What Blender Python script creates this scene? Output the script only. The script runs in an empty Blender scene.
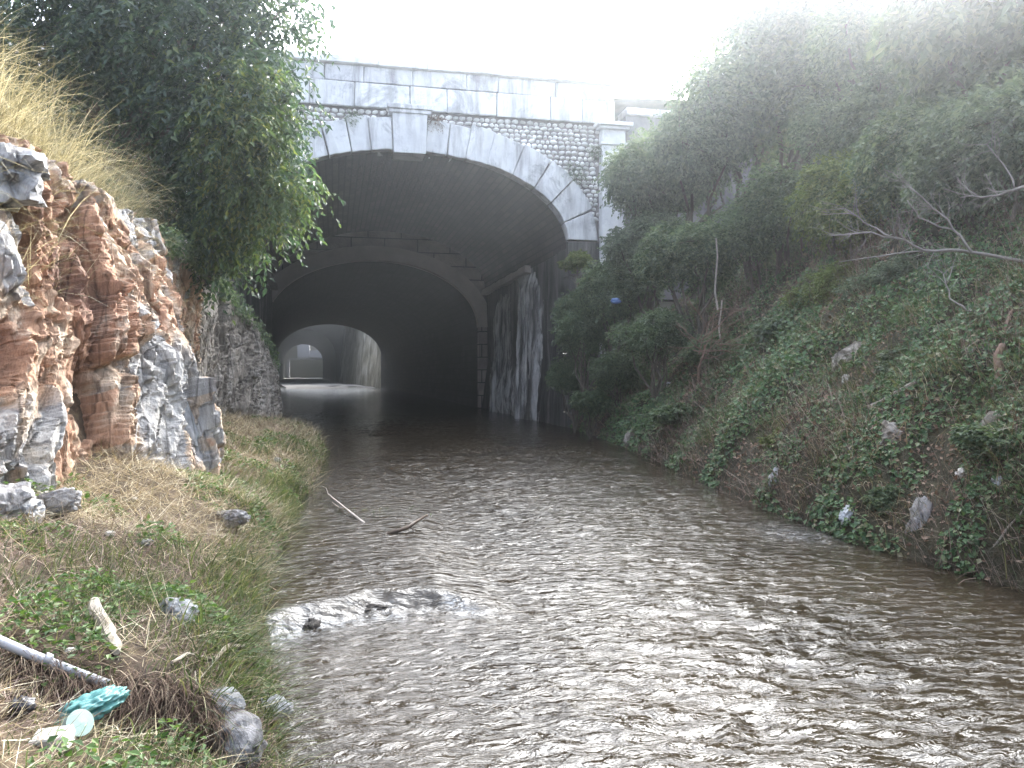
import bpy, math, random
import numpy as np
from mathutils import Vector, Matrix

S = bpy.context.scene
COL = S.collection
R = math.radians

# ------------------------------------------------------------------ camera
YAW, PITCH, CAMZ, FPX = R(12.5), R(0.86), 1.7, 800.0
cam = bpy.data.cameras.new('camera')
cam.sensor_width = 36.0
cam.lens = FPX / 1024 * 36
cam.clip_start = 0.05
cam.clip_end = 3000
camo = bpy.data.objects.new('camera', cam)
COL.objects.link(camo)
camo.location = (0, 0, CAMZ)
camo.rotation_euler = (math.pi / 2 - PITCH, 0, -YAW)
S.camera = camo

# ------------------------------------------------------------------ light
SUN_AZ, SUN_EL = R(40.0), R(31.0)          # azimuth from +Y towards +X
world = bpy.data.worlds.new('World')
S.world = world
world.use_nodes = True
wn = world.node_tree
for n in list(wn.nodes):
    wn.nodes.remove(n)
sky = wn.nodes.new('ShaderNodeTexSky')
sky.sky_type = 'NISHITA'
sky.sun_disc = False
sky.sun_elevation = SUN_EL
sky.sun_rotation = SUN_AZ
sky.air_density = 1.0
sky.dust_density = 1.5
sky.ozone_density = 1.0
bg = wn.nodes.new('ShaderNodeBackground')
bg.inputs['Strength'].default_value = 0.15
wo = wn.nodes.new('ShaderNodeOutputWorld')
tcw = wn.nodes.new('ShaderNodeTexCoord')
cn = wn.nodes.new('ShaderNodeTexNoise'); cn.inputs['Scale'].default_value = 2.2; cn.inputs['Detail'].default_value = 6
wn.links.new(tcw.outputs['Generated'], cn.inputs['Vector'])
cr = wn.nodes.new('ShaderNodeMapRange'); cr.inputs[1].default_value = 0.3; cr.inputs[2].default_value = 0.7; cr.inputs[3].default_value = 0.25; cr.inputs[4].default_value = 0.6
wn.links.new(cn.outputs['Fac'], cr.inputs[0])
cm = wn.nodes.new('ShaderNodeMix'); cm.data_type = 'RGBA'
cm.inputs[7].default_value = (10.0, 11.2, 13.6, 1)        # thin bright cloud veil
wn.links.new(cr.outputs[0], cm.inputs[0]); wn.links.new(sky.outputs[0], cm.inputs[6])
# bright aureole of the veil round the sun
sd = (math.sin(SUN_AZ) * math.cos(SUN_EL), math.cos(SUN_AZ) * math.cos(SUN_EL), math.sin(SUN_EL))
dt = wn.nodes.new('ShaderNodeVectorMath'); dt.operation = 'DOT_PRODUCT'; dt.inputs[1].default_value = sd
nz = wn.nodes.new('ShaderNodeVectorMath'); nz.operation = 'NORMALIZE'
wn.links.new(tcw.outputs['Generated'], nz.inputs[0]); wn.links.new(nz.outputs[0], dt.inputs[0])
mx = wn.nodes.new('ShaderNodeMath'); mx.operation = 'MAXIMUM'; mx.inputs[1].default_value = 0.0
wn.links.new(dt.outputs['Value'], mx.inputs[0])
acc = cm.outputs[2]
for power, amount in ((5, 52.0), (40, 90.0)):
    pw = wn.nodes.new('ShaderNodeMath'); pw.operation = 'POWER'; pw.inputs[1].default_value = power
    wn.links.new(mx.outputs[0], pw.inputs[0])
    ad = wn.nodes.new('ShaderNodeMix'); ad.data_type = 'RGBA'; ad.blend_type = 'ADD'; ad.clamp_factor = False
    ad.inputs[7].default_value = (amount, amount * 0.985, amount * 0.955, 1)
    wn.links.new(pw.outputs[0], ad.inputs[0]); wn.links.new(acc, ad.inputs[6]); acc = ad.outputs[2]
wn.links.new(acc, bg.inputs[0])
wn.links.new(bg.outputs[0], wo.inputs[0])

sun = bpy.data.lights.new('sun', 'SUN')
sun.energy = 3.6
sun.angle = R(0.5)
sun.color = (1.0, 0.965, 0.91)
suno = bpy.data.objects.new('sun', sun)
COL.objects.link(suno)
sdir = Vector((math.sin(SUN_AZ) * math.cos(SUN_EL), math.cos(SUN_AZ) * math.cos(SUN_EL), math.sin(SUN_EL)))
suno.rotation_euler = sdir.to_track_quat('Z', 'Y').to_euler()
suno.location = (20, 20, 40)

S.view_settings.view_transform = 'Standard'
S.view_settings.look = 'None'
S.view_settings.gamma = 1.0
S.view_settings.use_curve_mapping = False
S.view_settings.exposure = 1.52

S.render.engine = 'CYCLES'
cy = S.cycles
cy.use_denoising = True
cy.max_bounces = 6
cy.diffuse_bounces = 3
cy.glossy_bounces = 3
cy.transmission_bounces = 3
cy.transparent_max_bounces = 6
cy.volume_bounces = 0
cy.sample_clamp_indirect = 6
cy.caustics_reflective = False
cy.caustics_refractive = False

HAZE_DENSITY, HAZE_ANISO = 0.0040, 0.92

# ------------------------------------------------------------------ noise (numpy)
def _hash(ix, iy, iz, seed):
    h = (ix.astype(np.int64) * 374761393 + iy.astype(np.int64) * 668265263 + iz.astype(np.int64) * 1442695041 + seed * 1274126177) & 0xFFFFFFFF
    h = ((h ^ (h >> 13)) * 1274126177) & 0xFFFFFFFF
    h = ((h ^ (h >> 16)) * 2246822519) & 0xFFFFFFFF
    return (h ^ (h >> 15)) & 0xFFFFFFFF

def _rnd(ix, iy, iz, seed):
    return _hash(ix, iy, iz, seed) / 4294967295.0

def vnoise(x, y, z=0.0, seed=0):
    """value noise in -1..1"""
    x = np.asarray(x, float); y = np.asarray(y, float) + 0 * x; z = np.asarray(z, float) + 0 * x
    ix, iy, iz = np.floor(x), np.floor(y), np.floor(z)
    fx, fy, fz = x - ix, y - iy, z - iz
    u, v, w = [f * f * f * (f * (f * 6 - 15) + 10) for f in (fx, fy, fz)]
    r = 0
    for dx in (0, 1):
        for dy in (0, 1):
            for dz in (0, 1):
                r = r + _rnd(ix + dx, iy + dy, iz + dz, seed) * (u if dx else 1 - u) * (v if dy else 1 - v) * (w if dz else 1 - w)
    return r * 2 - 1

def fbm(x, y, z=0.0, oct=4, seed=0, gain=0.5):
    a, s, r = 1.0, 0.0, 0
    x = np.asarray(x, float); y = np.asarray(y, float); z = np.asarray(z, float)
    for o in range(oct):
        r = r + a * vnoise(x, y, z, seed + o)
        s += a
        a *= gain
        x, y, z = x * 2.03 + 7.1, y * 2.03 + 3.7, z * 2.03 + 1.3
    return r / s

def facets(P, scale, seed, tilt=0.6):
    """voronoi blocks: every cell gets its own offset and tilt; returns disp, tone, edge"""
    q = P / scale
    b = np.floor(q)
    best = np.full(len(q), 1e9); sec = np.full(len(q), 1e9)
    disp = np.zeros(len(q)); tone = np.zeros(len(q))
    for dx in (-1, 0, 1):
        for dy in (-1, 0, 1):
            for dz in (-1, 0, 1):
                c = b + np.array([dx, dy, dz])
                r = [_rnd(c[:, 0], c[:, 1], c[:, 2], seed + k) for k in range(7)]
                fp = c + np.stack(r[:3], 1)
                d = np.linalg.norm(q - fp, axis=1)
                t = np.stack(r[3:6], 1) - 0.5
                dd = (r[6] - 0.5) + tilt * 2 * np.sum((q - fp) * t, axis=1)
                m = d < best
                sec = np.where(m, best, np.minimum(sec, d))
                disp = np.where(m, dd, disp)
                tone = np.where(m, r[3], tone)
                best = np.where(m, d, best)
    return disp, tone, sec - best

# ------------------------------------------------------------------ mesh builders
ORIG = {}

def mk(name, V, F, mat=None, parent=None, smooth=False, origin=None, attr=None, mats=None, midx=None):
    V = np.asarray(V, np.float32).reshape(-1, 3)
    Fs = F if isinstance(F, list) else [F]
    Fs = [np.asarray(f, np.int32) for f in Fs if len(f)]
    org = np.zeros(3)
    if parent is not None:
        org = ORIG.get(parent.name, np.zeros(3))
    elif origin is not None:
        org = np.asarray(origin, float)
    me = bpy.data.meshes.new(name)
    V2 = (V - org).astype(np.float32)
    me.vertices.add(len(V2)); me.vertices.foreach_set('co', V2.ravel())
    nl = sum(f.size for f in Fs); npoly = sum(len(f) for f in Fs)
    me.loops.add(nl); me.loops.foreach_set('vertex_index', np.concatenate([f.ravel() for f in Fs]))
    tot = np.concatenate([np.full(len(f), f.shape[1], np.int32) for f in Fs])
    st = np.concatenate([[0], np.cumsum(tot)[:-1]]).astype(np.int32)
    me.polygons.add(npoly); me.polygons.foreach_set('loop_start', st)
    me.polygons.foreach_set('use_smooth', np.full(npoly, smooth, bool))
    if mats:
        for m in mats: me.materials.append(m)
        if midx is not None: me.polygons.foreach_set('material_index', np.asarray(midx, np.int32))
    elif mat:
        me.materials.append(mat)
    if attr:
        for k, a in attr.items():
            at = me.attributes.new(k, 'FLOAT', 'POINT')
            at.data.foreach_set('value', np.asarray(a, np.float32))
    me.update(calc_edges=True)
    me.validate()
    o = bpy.data.objects.new(name, me)
    COL.objects.link(o)
    if parent is not None:
        o.parent = parent
    else:
        o.location = org
    ORIG[o.name] = org
    return o

def tag(o, label=None, cat=None, group=None, kind=None):
    if label: o['label'] = label
    if cat: o['category'] = cat
    if group: o['group'] = group
    if kind: o['kind'] = kind
    return o

def thing(name, label, cat, loc=(0, 0, 0), group=None):
    o = bpy.data.objects.new(name, None)
    o.empty_display_size = 0.2
    COL.objects.link(o)
    o.location = loc
    ORIG[o.name] = np.array(loc, float)
    return tag(o, label, cat, group)

class MB:
    """collects geometry in world coordinates"""
    def __init__(s): s.V = []; s.F = {}; s.n = 0
    def add(s, V, F):
        V = np.asarray(V, float).reshape(-1, 3)
        for f in (F if isinstance(F, list) else [F]):
            f = np.asarray(f)
            s.F.setdefault(f.shape[1], []).append(f + s.n)
        s.V.append(V); s.n += len(V)
    def box(s, x0, x1, y0, y1, z0, z1, jit=0.0, rng=None):
        V = np.array([[x, y, z] for x in (x0, x1) for y in (y0, y1) for z in (z0, z1)], float)
        if jit: V = V + rng.uniform(-jit, jit, V.shape)
        F = np.array([[0, 1, 3, 2], [4, 6, 7, 5], [0, 4, 5, 1], [2, 3, 7, 6], [0, 2, 6, 4], [1, 5, 7, 3]])
        s.add(V, F)
    def tube(s, pts, rad, n=6, cap=True):
        pts = np.asarray(pts, float); k = len(pts)
        rad = np.broadcast_to(np.asarray(rad, float), (k,))
        T = np.gradient(pts, axis=0); T /= np.linalg.norm(T, axis=1)[:, None] + 1e-9
        ref = np.array([0.13, 0.21, 1.0]) if abs(T[0, 2]) < 0.9 else np.array([1.0, 0.1, 0.2])
        A = np.cross(T, ref); A /= np.linalg.norm(A, axis=1)[:, None] + 1e-9
        B = np.cross(T, A)
        ang = np.arange(n) * 2 * np.pi / n
        V = pts[:, None] + rad[:, None, None] * (np.cos(ang)[None, :, None] * A[:, None] + np.sin(ang)[None, :, None] * B[:, None])
        i = np.arange(k - 1)[:, None] * n; j = np.arange(n)[None]; j2 = (j + 1) % n
        F = np.stack([i + j, i + j2, i + n + j2, i + n + j], -1).reshape(-1, 4)
        Fl = [F]
        V = V.reshape(-1, 3)
        if cap:
            V = np.vstack([V, pts[0], pts[-1]])
            c0, c1 = k * n, k * n + 1
            jj = np.arange(n)
            Fl.append(np.stack([np.full(n, c0), (jj + 1) % n, jj], 1))
            Fl.append(np.stack([np.full(n, c1), (k - 1) * n + jj, (k - 1) * n + (jj + 1) % n], 1))
        s.add(V, Fl)
    def build(s, name, mat, parent=None, **kw):
        return mk(name, np.vstack(s.V), [np.vstack(f) for f in s.F.values()], mat, parent, **kw)

def grid_faces(nu, nv):
    i = np.arange(nu - 1)[:, None] * nv; j = np.arange(nv - 1)[None]
    return np.stack([i + j, i + nv + j, i + nv + j + 1, i + j + 1], -1).reshape(-1, 4)

def bevel(o, w=0.015, seg=1):
    m = o.modifiers.new('bevel', 'BEVEL'); m.width = w; m.segments = seg; m.limit_method = 'ANGLE'
    return o

def blades(base, az, lean, length, width, droop, seg=3, rng=None):
    """curved tapering grass blades -> V, F"""
    n = len(base)
    t = np.linspace(0, 1, seg + 1)
    P = np.zeros((n, seg + 1, 3)); P[:, 0] = base
    h = np.stack([np.cos(az), np.sin(az)], 1)
    for k in range(seg):
        a = lean + droop * (t[k] + t[k + 1]) * 0.5
        st = (length / seg)[:, None]
        P[:, k + 1, :2] = P[:, k, :2] + h * np.sin(a)[:, None] * st
        P[:, k + 1, 2] = P[:, k, 2] + np.cos(a) * st[:, 0]
    saz = az + np.pi / 2 + rng.uniform(-0.9, 0.9, n)
    side = np.stack([np.cos(saz), np.sin(saz), rng.uniform(-.3, .3, n)], 1)
    w = (width[:, None] * (1 - 0.85 * t[None] ** 1.5) * 0.5)[..., None]
    V = np.stack([P - side[:, None] * w, P + side[:, None] * w], 2).reshape(-1, 3)
    b = (np.arange(n) * (seg + 1) * 2)[:, None]
    k = np.arange(seg)[None] * 2
    F = np.stack([b + k, b + k + 1, b + k + 3, b + k + 2], -1).reshape(-1, 4)
    return V, F

def norm(v):
    return v / (np.linalg.norm(v, axis=-1, keepdims=True) + 1e-9)

def leaves(pos, d, up, length, width, fold=0.25):
    """one folded diamond per leaf: stalk end, left, tip, right"""
    d = norm(d); s = norm(np.cross(d, up)); nrm = np.cross(s, d)
    L = length[:, None]; W = width[:, None] * 0.5
    mid = pos + d * L * 0.42 + nrm * W * fold
    tip = pos + d * L - nrm * L * 0.12
    V = np.stack([pos, mid - s * W, tip, mid + s * W], 1).reshape(-1, 3)
    F = np.arange(len(pos) * 4).reshape(-1, 4)
    return V, F

def rand_unit(rng, n):
    v = rng.normal(size=(n, 3)); return norm(v)

# ------------------------------------------------------------------ pixels -> places
fw = np.array([math.sin(YAW) * math.cos(PITCH), math.cos(YAW) * math.cos(PITCH), -math.sin(PITCH)])
rt = np.array([math.cos(YAW), -math.sin(YAW), 0.0])
upv = np.cross(rt, fw)
CP = np.array([0, 0, CAMZ])
def ray(px, py): return fw + rt * (px - 512) / FPX + upv * (384 - py) / FPX
def atd(px, py, d): return CP + ray(px, py) * d               # a depth away
def atz(px, py, z):                                            # on a level
    r = ray(px, py); return CP + r * (z - CAMZ) / r[2]
def aty(px, py, y):
    r = ray(px, py); return CP + r * y / r[1]

# ------------------------------------------------------------------ materials
def new_mat(name):
    m = bpy.data.materials.new(name); m.use_nodes = True
    nt = m.node_tree
    for n in list(nt.nodes): nt.nodes.remove(n)
    out = nt.nodes.new('ShaderNodeOutputMaterial')
    return m, nt, out

def N(nt, t, **kw):
    n = nt.nodes.new(t)
    for k, v in kw.items():
        if hasattr(n, k): setattr(n, k, v)
        else: n.inputs[k.replace('_', ' ')].default_value = v
    return n

def ramp(nt, stops, interp='LINEAR'):
    r = nt.nodes.new('ShaderNodeValToRGB'); r.color_ramp.interpolation = interp
    e = r.color_ramp.elements
    while len(e) > 1: e.remove(e[-1])
    e[0].position = stops[0][0]; e[0].color = (*stops[0][1], 1)
    for p, c in stops[1:]:
        x = e.new(p); x.color = (*c, 1)
    return r

def coords(nt, stretch=(1, 1, 1), rot=(0, 0, 0)):
    tc = nt.nodes.new('ShaderNodeNewGeometry')
    mp = nt.nodes.new('ShaderNodeMapping'); mp.inputs['Scale'].default_value = stretch; mp.inputs['Rotation'].default_value = rot
    nt.links.new(tc.outputs['Position'], mp.inputs['Vector'])
    return mp.outputs[0]

def noise(nt, vec, scale, detail=6, rough=0.6, dist=0.0):
    n = nt.nodes.new('ShaderNodeTexNoise')
    n.inputs['Scale'].default_value = scale; n.inputs['Detail'].default_value = detail
    n.inputs['Roughness'].default_value = rough; n.inputs['Distortion'].default_value = dist
    nt.links.new(vec, n.inputs['Vector'])
    return n.outputs['Fac']

def mixc(nt, fac, a, b, blend='MIX'):
    m = nt.nodes.new('ShaderNodeMix'); m.data_type = 'RGBA'; m.blend_type = blend
    for sock, v in ((m.inputs[0], fac), (m.inputs[6], a), (m.inputs[7], b)):
        if isinstance(v, (int, float)): sock.default_value = v
        elif isinstance(v, tuple): sock.default_value = (*v, 1)
        else: nt.links.new(v, sock)
    return m.outputs[2]

def bump(nt, h, strength=0.5, dist=0.02, prev=None):
    b = nt.nodes.new('ShaderNodeBump'); b.inputs['Strength'].default_value = strength; b.inputs['Distance'].default_value = dist
    nt.links.new(h, b.inputs['Height'])
    if prev is not None: nt.links.new(prev, b.inputs['Normal'])
    return b.outputs[0]

def bsdf(nt, out, col, rough=0.85, nrm=None, spec=0.3):
    p = nt.nodes.new('ShaderNodeBsdfPrincipled')
    if isinstance(col, tuple): p.inputs['Base Color'].default_value = (*col, 1)
    else: nt.links.new(col, p.inputs['Base Color'])
    if isinstance(rough, (int, float)): p.inputs['Roughness'].default_value = rough
    else: nt.links.new(rough, p.inputs['Roughness'])
    p.inputs['Specular IOR Level'].default_value = spec
    if nrm is not None: nt.links.new(nrm, p.inputs['Normal'])
    if out is not None: nt.links.new(p.outputs[0], out.inputs[0])
    return p

def noisy(name, stops, scale=2.0, detail=8, rough=0.9, bs=0.5, bscale=20, bd=0.02, stretch=(1, 1, 1), spec=0.25, dist=0.0):
    m, nt, out = new_mat(name)
    v = coords(nt, stretch)
    r = ramp(nt, stops); nt.links.new(noise(nt, v, scale, detail, 0.65, dist), r.inputs[0])
    b = bump(nt, noise(nt, v, bscale, 6, 0.65), bs, bd)
    bsdf(nt, out, r.outputs[0], rough, b, spec)
    return m

def leafy(name, stops, trans=0.35, rough=0.5, spec=0.35, tint=(1.12, 1.2, 0.72)):
    """foliage: colour differs from leaf to leaf, thin leaves let light through"""
    m, nt, out = new_mat(name)
    g = nt.nodes.new('ShaderNodeNewGeometry')
    r = ramp(nt, stops)
    nt.links.new(g.outputs['Random Per Island'], r.inputs[0])
    p = bsdf(nt, None, r.outputs[0], rough, None, spec)
    t = nt.nodes.new('ShaderNodeBsdfTranslucent')
    nt.links.new(mixc(nt, 1.0, r.outputs[0], tint, 'MULTIPLY'), t.inputs[0])
    ms = nt.nodes.new('ShaderNodeMixShader'); ms.inputs[0].default_value = trans
    nt.links.new(p.outputs[0], ms.inputs[1]); nt.links.new(t.outputs[0], ms.inputs[2])
    nt.links.new(ms.outputs[0], out.inputs[0])
    return m

def stone_mat(name, light, mid, dark, streak=0.5, bs=0.4, island=0.12):
    """weathered cut stone: block to block tone, vertical rain streaks, lichen blotches"""
    m, nt, out = new_mat(name)
    v = coords(nt); vs = coords(nt, (1, 1, 0.12))
    r = ramp(nt, [(0.3, mid), (0.6, light)]); nt.links.new(noise(nt, v, 1.6, 8, 0.65), r.inputs[0])
    r2 = ramp(nt, [(0.50, (0, 0, 0)), (0.70, (1, 1, 1))]); nt.links.new(noise(nt, vs, 2.6, 7, 0.7), r2.inputs[0])
    f = nt.nodes.new('ShaderNodeMath'); f.operation = 'MULTIPLY'; f.inputs[1].default_value = streak
    nt.links.new(r2.outputs[0], f.inputs[0])
    c = mixc(nt, f.outputs[0], r.outputs[0], dark)
    r4 = ramp(nt, [(0.52, (1, 1, 1)), (0.60, (0.55, 0.55, 0.57)), (0.68, (0.38, 0.37, 0.36))]); nt.links.new(noise(nt, v, 0.9, 10, 0.78, 0.6), r4.inputs[0])
    c = mixc(nt, min(.9, streak), c, r4.outputs[0], 'MULTIPLY')
    g = nt.nodes.new('ShaderNodeNewGeometry')
    r3 = ramp(nt, [(0, (1 - island,) * 3), (1, (1 + island * 0.4,) * 3)]); nt.links.new(g.outputs['Random Per Island'], r3.inputs[0])
    c = mixc(nt, 1.0, c, r3.outputs[0], 'MULTIPLY')
    b = bump(nt, noise(nt, v, 14, 8, 0.7), bs, 0.03)
    bsdf(nt, out, c, 0.9, b, 0.2)
    return m

M = {}
M['stone'] = stone_mat('pale_limestone', (0.70, 0.70, 0.70), (0.52, 0.52, 0.54), (0.17, 0.16, 0.17), 0.8)
M['stone_clean'] = stone_mat('dressed_limestone', (0.72, 0.72, 0.72), (0.56, 0.56, 0.58), (0.22, 0.21, 0.22), 0.5)
M['stone_stained'] = stone_mat('rain_stained_limestone', (0.58, 0.58, 0.60), (0.40, 0.40, 0.43), (0.15, 0.14, 0.16), 0.95)
M['cobble'] = stone_mat('white_river_stone', (0.80, 0.79, 0.77), (0.66, 0.64, 0.62), (0.25, 0.2, 0.19), 0.2, 0.3, 0.3)
M['mortar'] = noisy('dark_mortar', [(0.3, (0.16, 0.14, 0.14)), (0.7, (0.32, 0.29, 0.28))], 3, 8, 0.95, 0.5, 25)
M['darkjoint'] = noisy('stained_joint', [(0.3, (0.13, 0.12, 0.13)), (0.7, (0.26, 0.25, 0.26))], 3, 8, 0.95, 0.5, 25)

def vault_mat(name, a, b, c, sx=(2.2, 2.2)):
    m, nt, out = new_mat(name)
    v = coords(nt)
    br = nt.nodes.new('ShaderNodeTexBrick')
    tc = nt.nodes.new('ShaderNodeUVMap')
    nt.links.new(tc.outputs[0], br.inputs['Vector'])
    br.inputs['Scale'].default_value = 1.0
    br.inputs['Brick Width'].default_value = sx[0]; br.inputs['Row Height'].default_value = sx[1]
    br.inputs['Mortar Size'].default_value = 0.028; br.inputs['Mortar Smooth'].default_value = 0.3
    br.inputs['Color1'].default_value = (*a, 1); br.inputs['Color2'].default_value = (*b, 1); br.inputs['Mortar'].default_value = (*c, 1)
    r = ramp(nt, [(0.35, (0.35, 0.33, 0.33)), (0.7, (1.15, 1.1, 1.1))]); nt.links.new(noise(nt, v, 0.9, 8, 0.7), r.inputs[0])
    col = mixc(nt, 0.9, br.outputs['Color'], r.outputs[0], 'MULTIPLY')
    n1 = bump(nt, br.outputs['Fac'], -0.9, 0.05)
    n2 = bump(nt, noise(nt, v, 9, 8, 0.7), 0.6, 0.05, n1)
    bsdf(nt, out, col, 0.85, n2, 0.25)
    return m
M['vault'] = vault_mat('dark_vault_stone', (0.045, 0.032, 0.038), (0.105, 0.076, 0.078), (0.014, 0.011, 0.013), (0.85, 0.2))  # dark purple-brown block tone over the whole vault
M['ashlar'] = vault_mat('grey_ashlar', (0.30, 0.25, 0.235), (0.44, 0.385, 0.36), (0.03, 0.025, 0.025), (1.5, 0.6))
M['lining'] = vault_mat('black_tunnel_lining', (0.03, 0.027, 0.028), (0.055, 0.048, 0.05), (0.02, 0.02, 0.02), (1.3, 0.3))  # near-black block tone for both linings and the far portal
M['ring_dark'] = noisy('smooth_arch_stone', [(0.3, (0.34, 0.29, 0.265)), (0.7, (0.48, 0.42, 0.385))], 1.5, 8, 0.9, 0.4, 12)

def damp_wall():
    m, nt, out = new_mat('damp_streaked_wall')
    v = coords(nt); vs = coords(nt, (1, 1, 0.10))
    n = noise(nt, vs, 1.7, 8, 0.7, 0.3)
    r = ramp(nt, [(0.38, (0.022, 0.02, 0.02)), (0.50, (0.06, 0.055, 0.052)), (0.60, (0.15, 0.138, 0.13)), (0.74, (0.34, 0.33, 0.32))])
    nt.links.new(n, r.inputs[0])
    b = bump(nt, noise(nt, vs, 5, 8, 0.7), 0.9, 0.12)
    b = bump(nt, noise(nt, v, 16, 8, 0.7), 0.5, 0.03, b)
    bsdf(nt, out, r.outputs[0], 0.6, b, 0.4)
    return m
M['damp'] = damp_wall()

def calcite():
    m, nt, out = new_mat('calcite_crust')
    v = coords(nt); vs = coords(nt, (1, 1, 0.09))
    n = noise(nt, vs, 3.5, 8, 0.75, 0.4)
    r = ramp(nt, [(0.38, (0.035, 0.032, 0.03)), (0.47, (0.16, 0.15, 0.145)), (0.55, (0.42, 0.40, 0.39)), (0.72, (0.66, 0.65, 0.64))])
    nt.links.new(n, r.inputs[0])
    b = bump(nt, noise(nt, vs, 8, 8, 0.7), 0.8, 0.06)
    bsdf(nt, out, r.outputs[0], 0.55, b, 0.4)
    return m
M['calcite'] = calcite()
M['mossy_wall'] = noisy('mossy_stained_masonry', [(0.3, (0.06, 0.055, 0.04)), (0.45, (0.16, 0.15, 0.11)), (0.55, (0.30, 0.28, 0.24)), (0.7, (0.46, 0.45, 0.43))], 1.1, 10, 0.9, 0.8, 3, 0.2, (1, 1, .3))

def rock_mat(name, cols, stain=0.5):
    """fractured rock: every block has its own tone, with rusty and pale weathering"""
    m, nt, out = new_mat(name)
    v = coords(nt); vs = coords(nt, (1, 1, 0.25), (0.3, 0.2, 0))
    at = nt.nodes.new('ShaderNodeAttribute'); at.attribute_name = 'tone'
    big = noise(nt, v, 0.8, 5, 0.6)
    mm = nt.nodes.new('ShaderNodeMath'); mm.operation = 'MULTIPLY_ADD'; mm.inputs[1].default_value = 0.55
    nt.links.new(at.outputs['Fac'], mm.inputs[0])
    m2 = nt.nodes.new('ShaderNodeMath'); m2.operation = 'MULTIPLY'; m2.inputs[1].default_value = 0.45
    nt.links.new(big, m2.inputs[0]); nt.links.new(m2.outputs[0], mm.inputs[2])
    r = ramp(nt, cols); nt.links.new(mm.outputs[0], r.inputs[0])
    fine = ramp(nt, [(0.30, (0.28, 0.24, 0.22)), (0.47, (0.85, 0.83, 0.8)), (0.58, (1.15, 1.12, 1.08)), (0.72, (1.8, 1.75, 1.7))])
    nt.links.new(noise(nt, vs, 7, 12, 0.78, 0.9), fine.inputs[0])
    c = mixc(nt, 0.85, r.outputs[0], fine.outputs[0], 'MULTIPLY')
    rs = ramp(nt, [(0.55, (0, 0, 0)), (0.66, (1, 1, 1))]); nt.links.new(noise(nt, vs, 3.1, 8, 0.7, 0.6), rs.inputs[0])
    f = nt.nodes.new('ShaderNodeMath'); f.operation = 'MULTIPLY'; f.inputs[1].default_value = stain
    nt.links.new(rs.outputs[0], f.inputs[0])
    c = mixc(nt, f.outputs[0], c, (0.60, 0.52, 0.42))
    cr = ramp(nt, [(0.0, (0.10, 0.08, 0.07)), (0.05, (1, 1, 1))])
    vo = nt.nodes.new('ShaderNodeTexVoronoi'); vo.feature = 'DISTANCE_TO_EDGE'; vo.inputs['Scale'].default_value = 4.0
    wv = nt.nodes.new('ShaderNodeMix'); wv.data_type = 'VECTOR'; wv.inputs[0].default_value = 0.18
    nv = nt.nodes.new('ShaderNodeTexNoise'); nv.inputs['Scale'].default_value = 3.0; nv.inputs['Detail'].default_value = 6
    nt.links.new(vs, nv.inputs['Vector']); nt.links.new(vs, wv.inputs[4]); nt.links.new(nv.outputs['Color'], wv.inputs[5])
    nt.links.new(wv.outputs[1], vo.inputs['Vector']); nt.links.new(vo.outputs['Distance'], cr.inputs[0])
    c = mixc(nt, 0.6, c, cr.outputs[0], 'MULTIPLY')
    b = bump(nt, noise(nt, vs, 10, 10, 0.75), 1.0, 0.06)
    b = bump(nt, noise(nt, v, 45, 8, 0.7), 0.5, 0.01, b)
    bsdf(nt, out, c, 0.85, b, 0.3)
    return m
M['rock_rust'] = rock_mat('rusty_fractured_rock', [(0.22, (0.16, 0.09, 0.07)), (0.36, (0.34, 0.20, 0.135)), (0.48, (0.46, 0.29, 0.20)), (0.57, (0.50, 0.40, 0.31)), (0.66, (0.36, 0.36, 0.37)), (0.80, (0.50, 0.49, 0.48))], 0.7)
M['rock_grey'] = rock_mat('blue_grey_limestone', [(0.2, (0.20, 0.21, 0.23)), (0.45, (0.33, 0.35, 0.38)), (0.7, (0.46, 0.47, 0.49)), (0.9, (0.42, 0.36, 0.30))], 0.12)
M['rock_dull'] = rock_mat('dull_grey_brown_rock', [(0.2, (0.13, 0.115, 0.10)), (0.5, (0.24, 0.215, 0.19)), (0.75, (0.38, 0.36, 0.34))], 0.15)
M['rock_pale'] = rock_mat('pale_washed_rock', [(0.2, (0.24, 0.24, 0.26)), (0.5, (0.36, 0.36, 0.37)), (0.8, (0.48, 0.46, 0.44))], 0.2)

M['soil'] = noisy('straw_strewn_soil', [(0.3, (0.03, 0.021, 0.016)), (0.5, (0.075, 0.053, 0.036)), (0.7, (0.16, 0.12, 0.075))], 6, 10, 0.95, 0.9, 30, 0.03)
M['soil_dark'] = noisy('dark_leaf_mould', [(0.3, (0.025, 0.022, 0.015)), (0.55, (0.055, 0.05, 0.03)), (0.75, (0.10, 0.085, 0.055))], 4, 10, 0.95, 0.9, 25, 0.04)  # dark brown ground tone with random paler flecks
M['bed'] = noisy('river_bed_mud', [(0.3, (0.05, 0.035, 0.02)), (0.7, (0.12, 0.09, 0.06))], 2, 8, 0.9, 0.6, 10)
M['gravel'] = noisy('pale_gravel', [(0.3, (0.16, 0.15, 0.14)), (0.7, (0.32, 0.305, 0.295))], 2, 8, 0.9, 0.6, 10)
M['turf'] = noisy('dry_turf', [(0.3, (0.07, 0.075, 0.03)), (0.7, (0.2, 0.17, 0.08))], 1, 8, 0.95, 0.6, 8)
M['bark'] = noisy('grey_brown_bark', [(0.3, (0.06, 0.05, 0.04)), (0.7, (0.16, 0.135, 0.11))], 6, 8, 0.9, 0.8, 20, 0.02, (1, 1, 0.3))
M['deadwood'] = noisy('bleached_dead_wood', [(0.3, (0.22, 0.19, 0.165)), (0.7, (0.42, 0.38, 0.34))], 8, 8, 0.9, 0.5, 30, 0.01)
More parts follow.
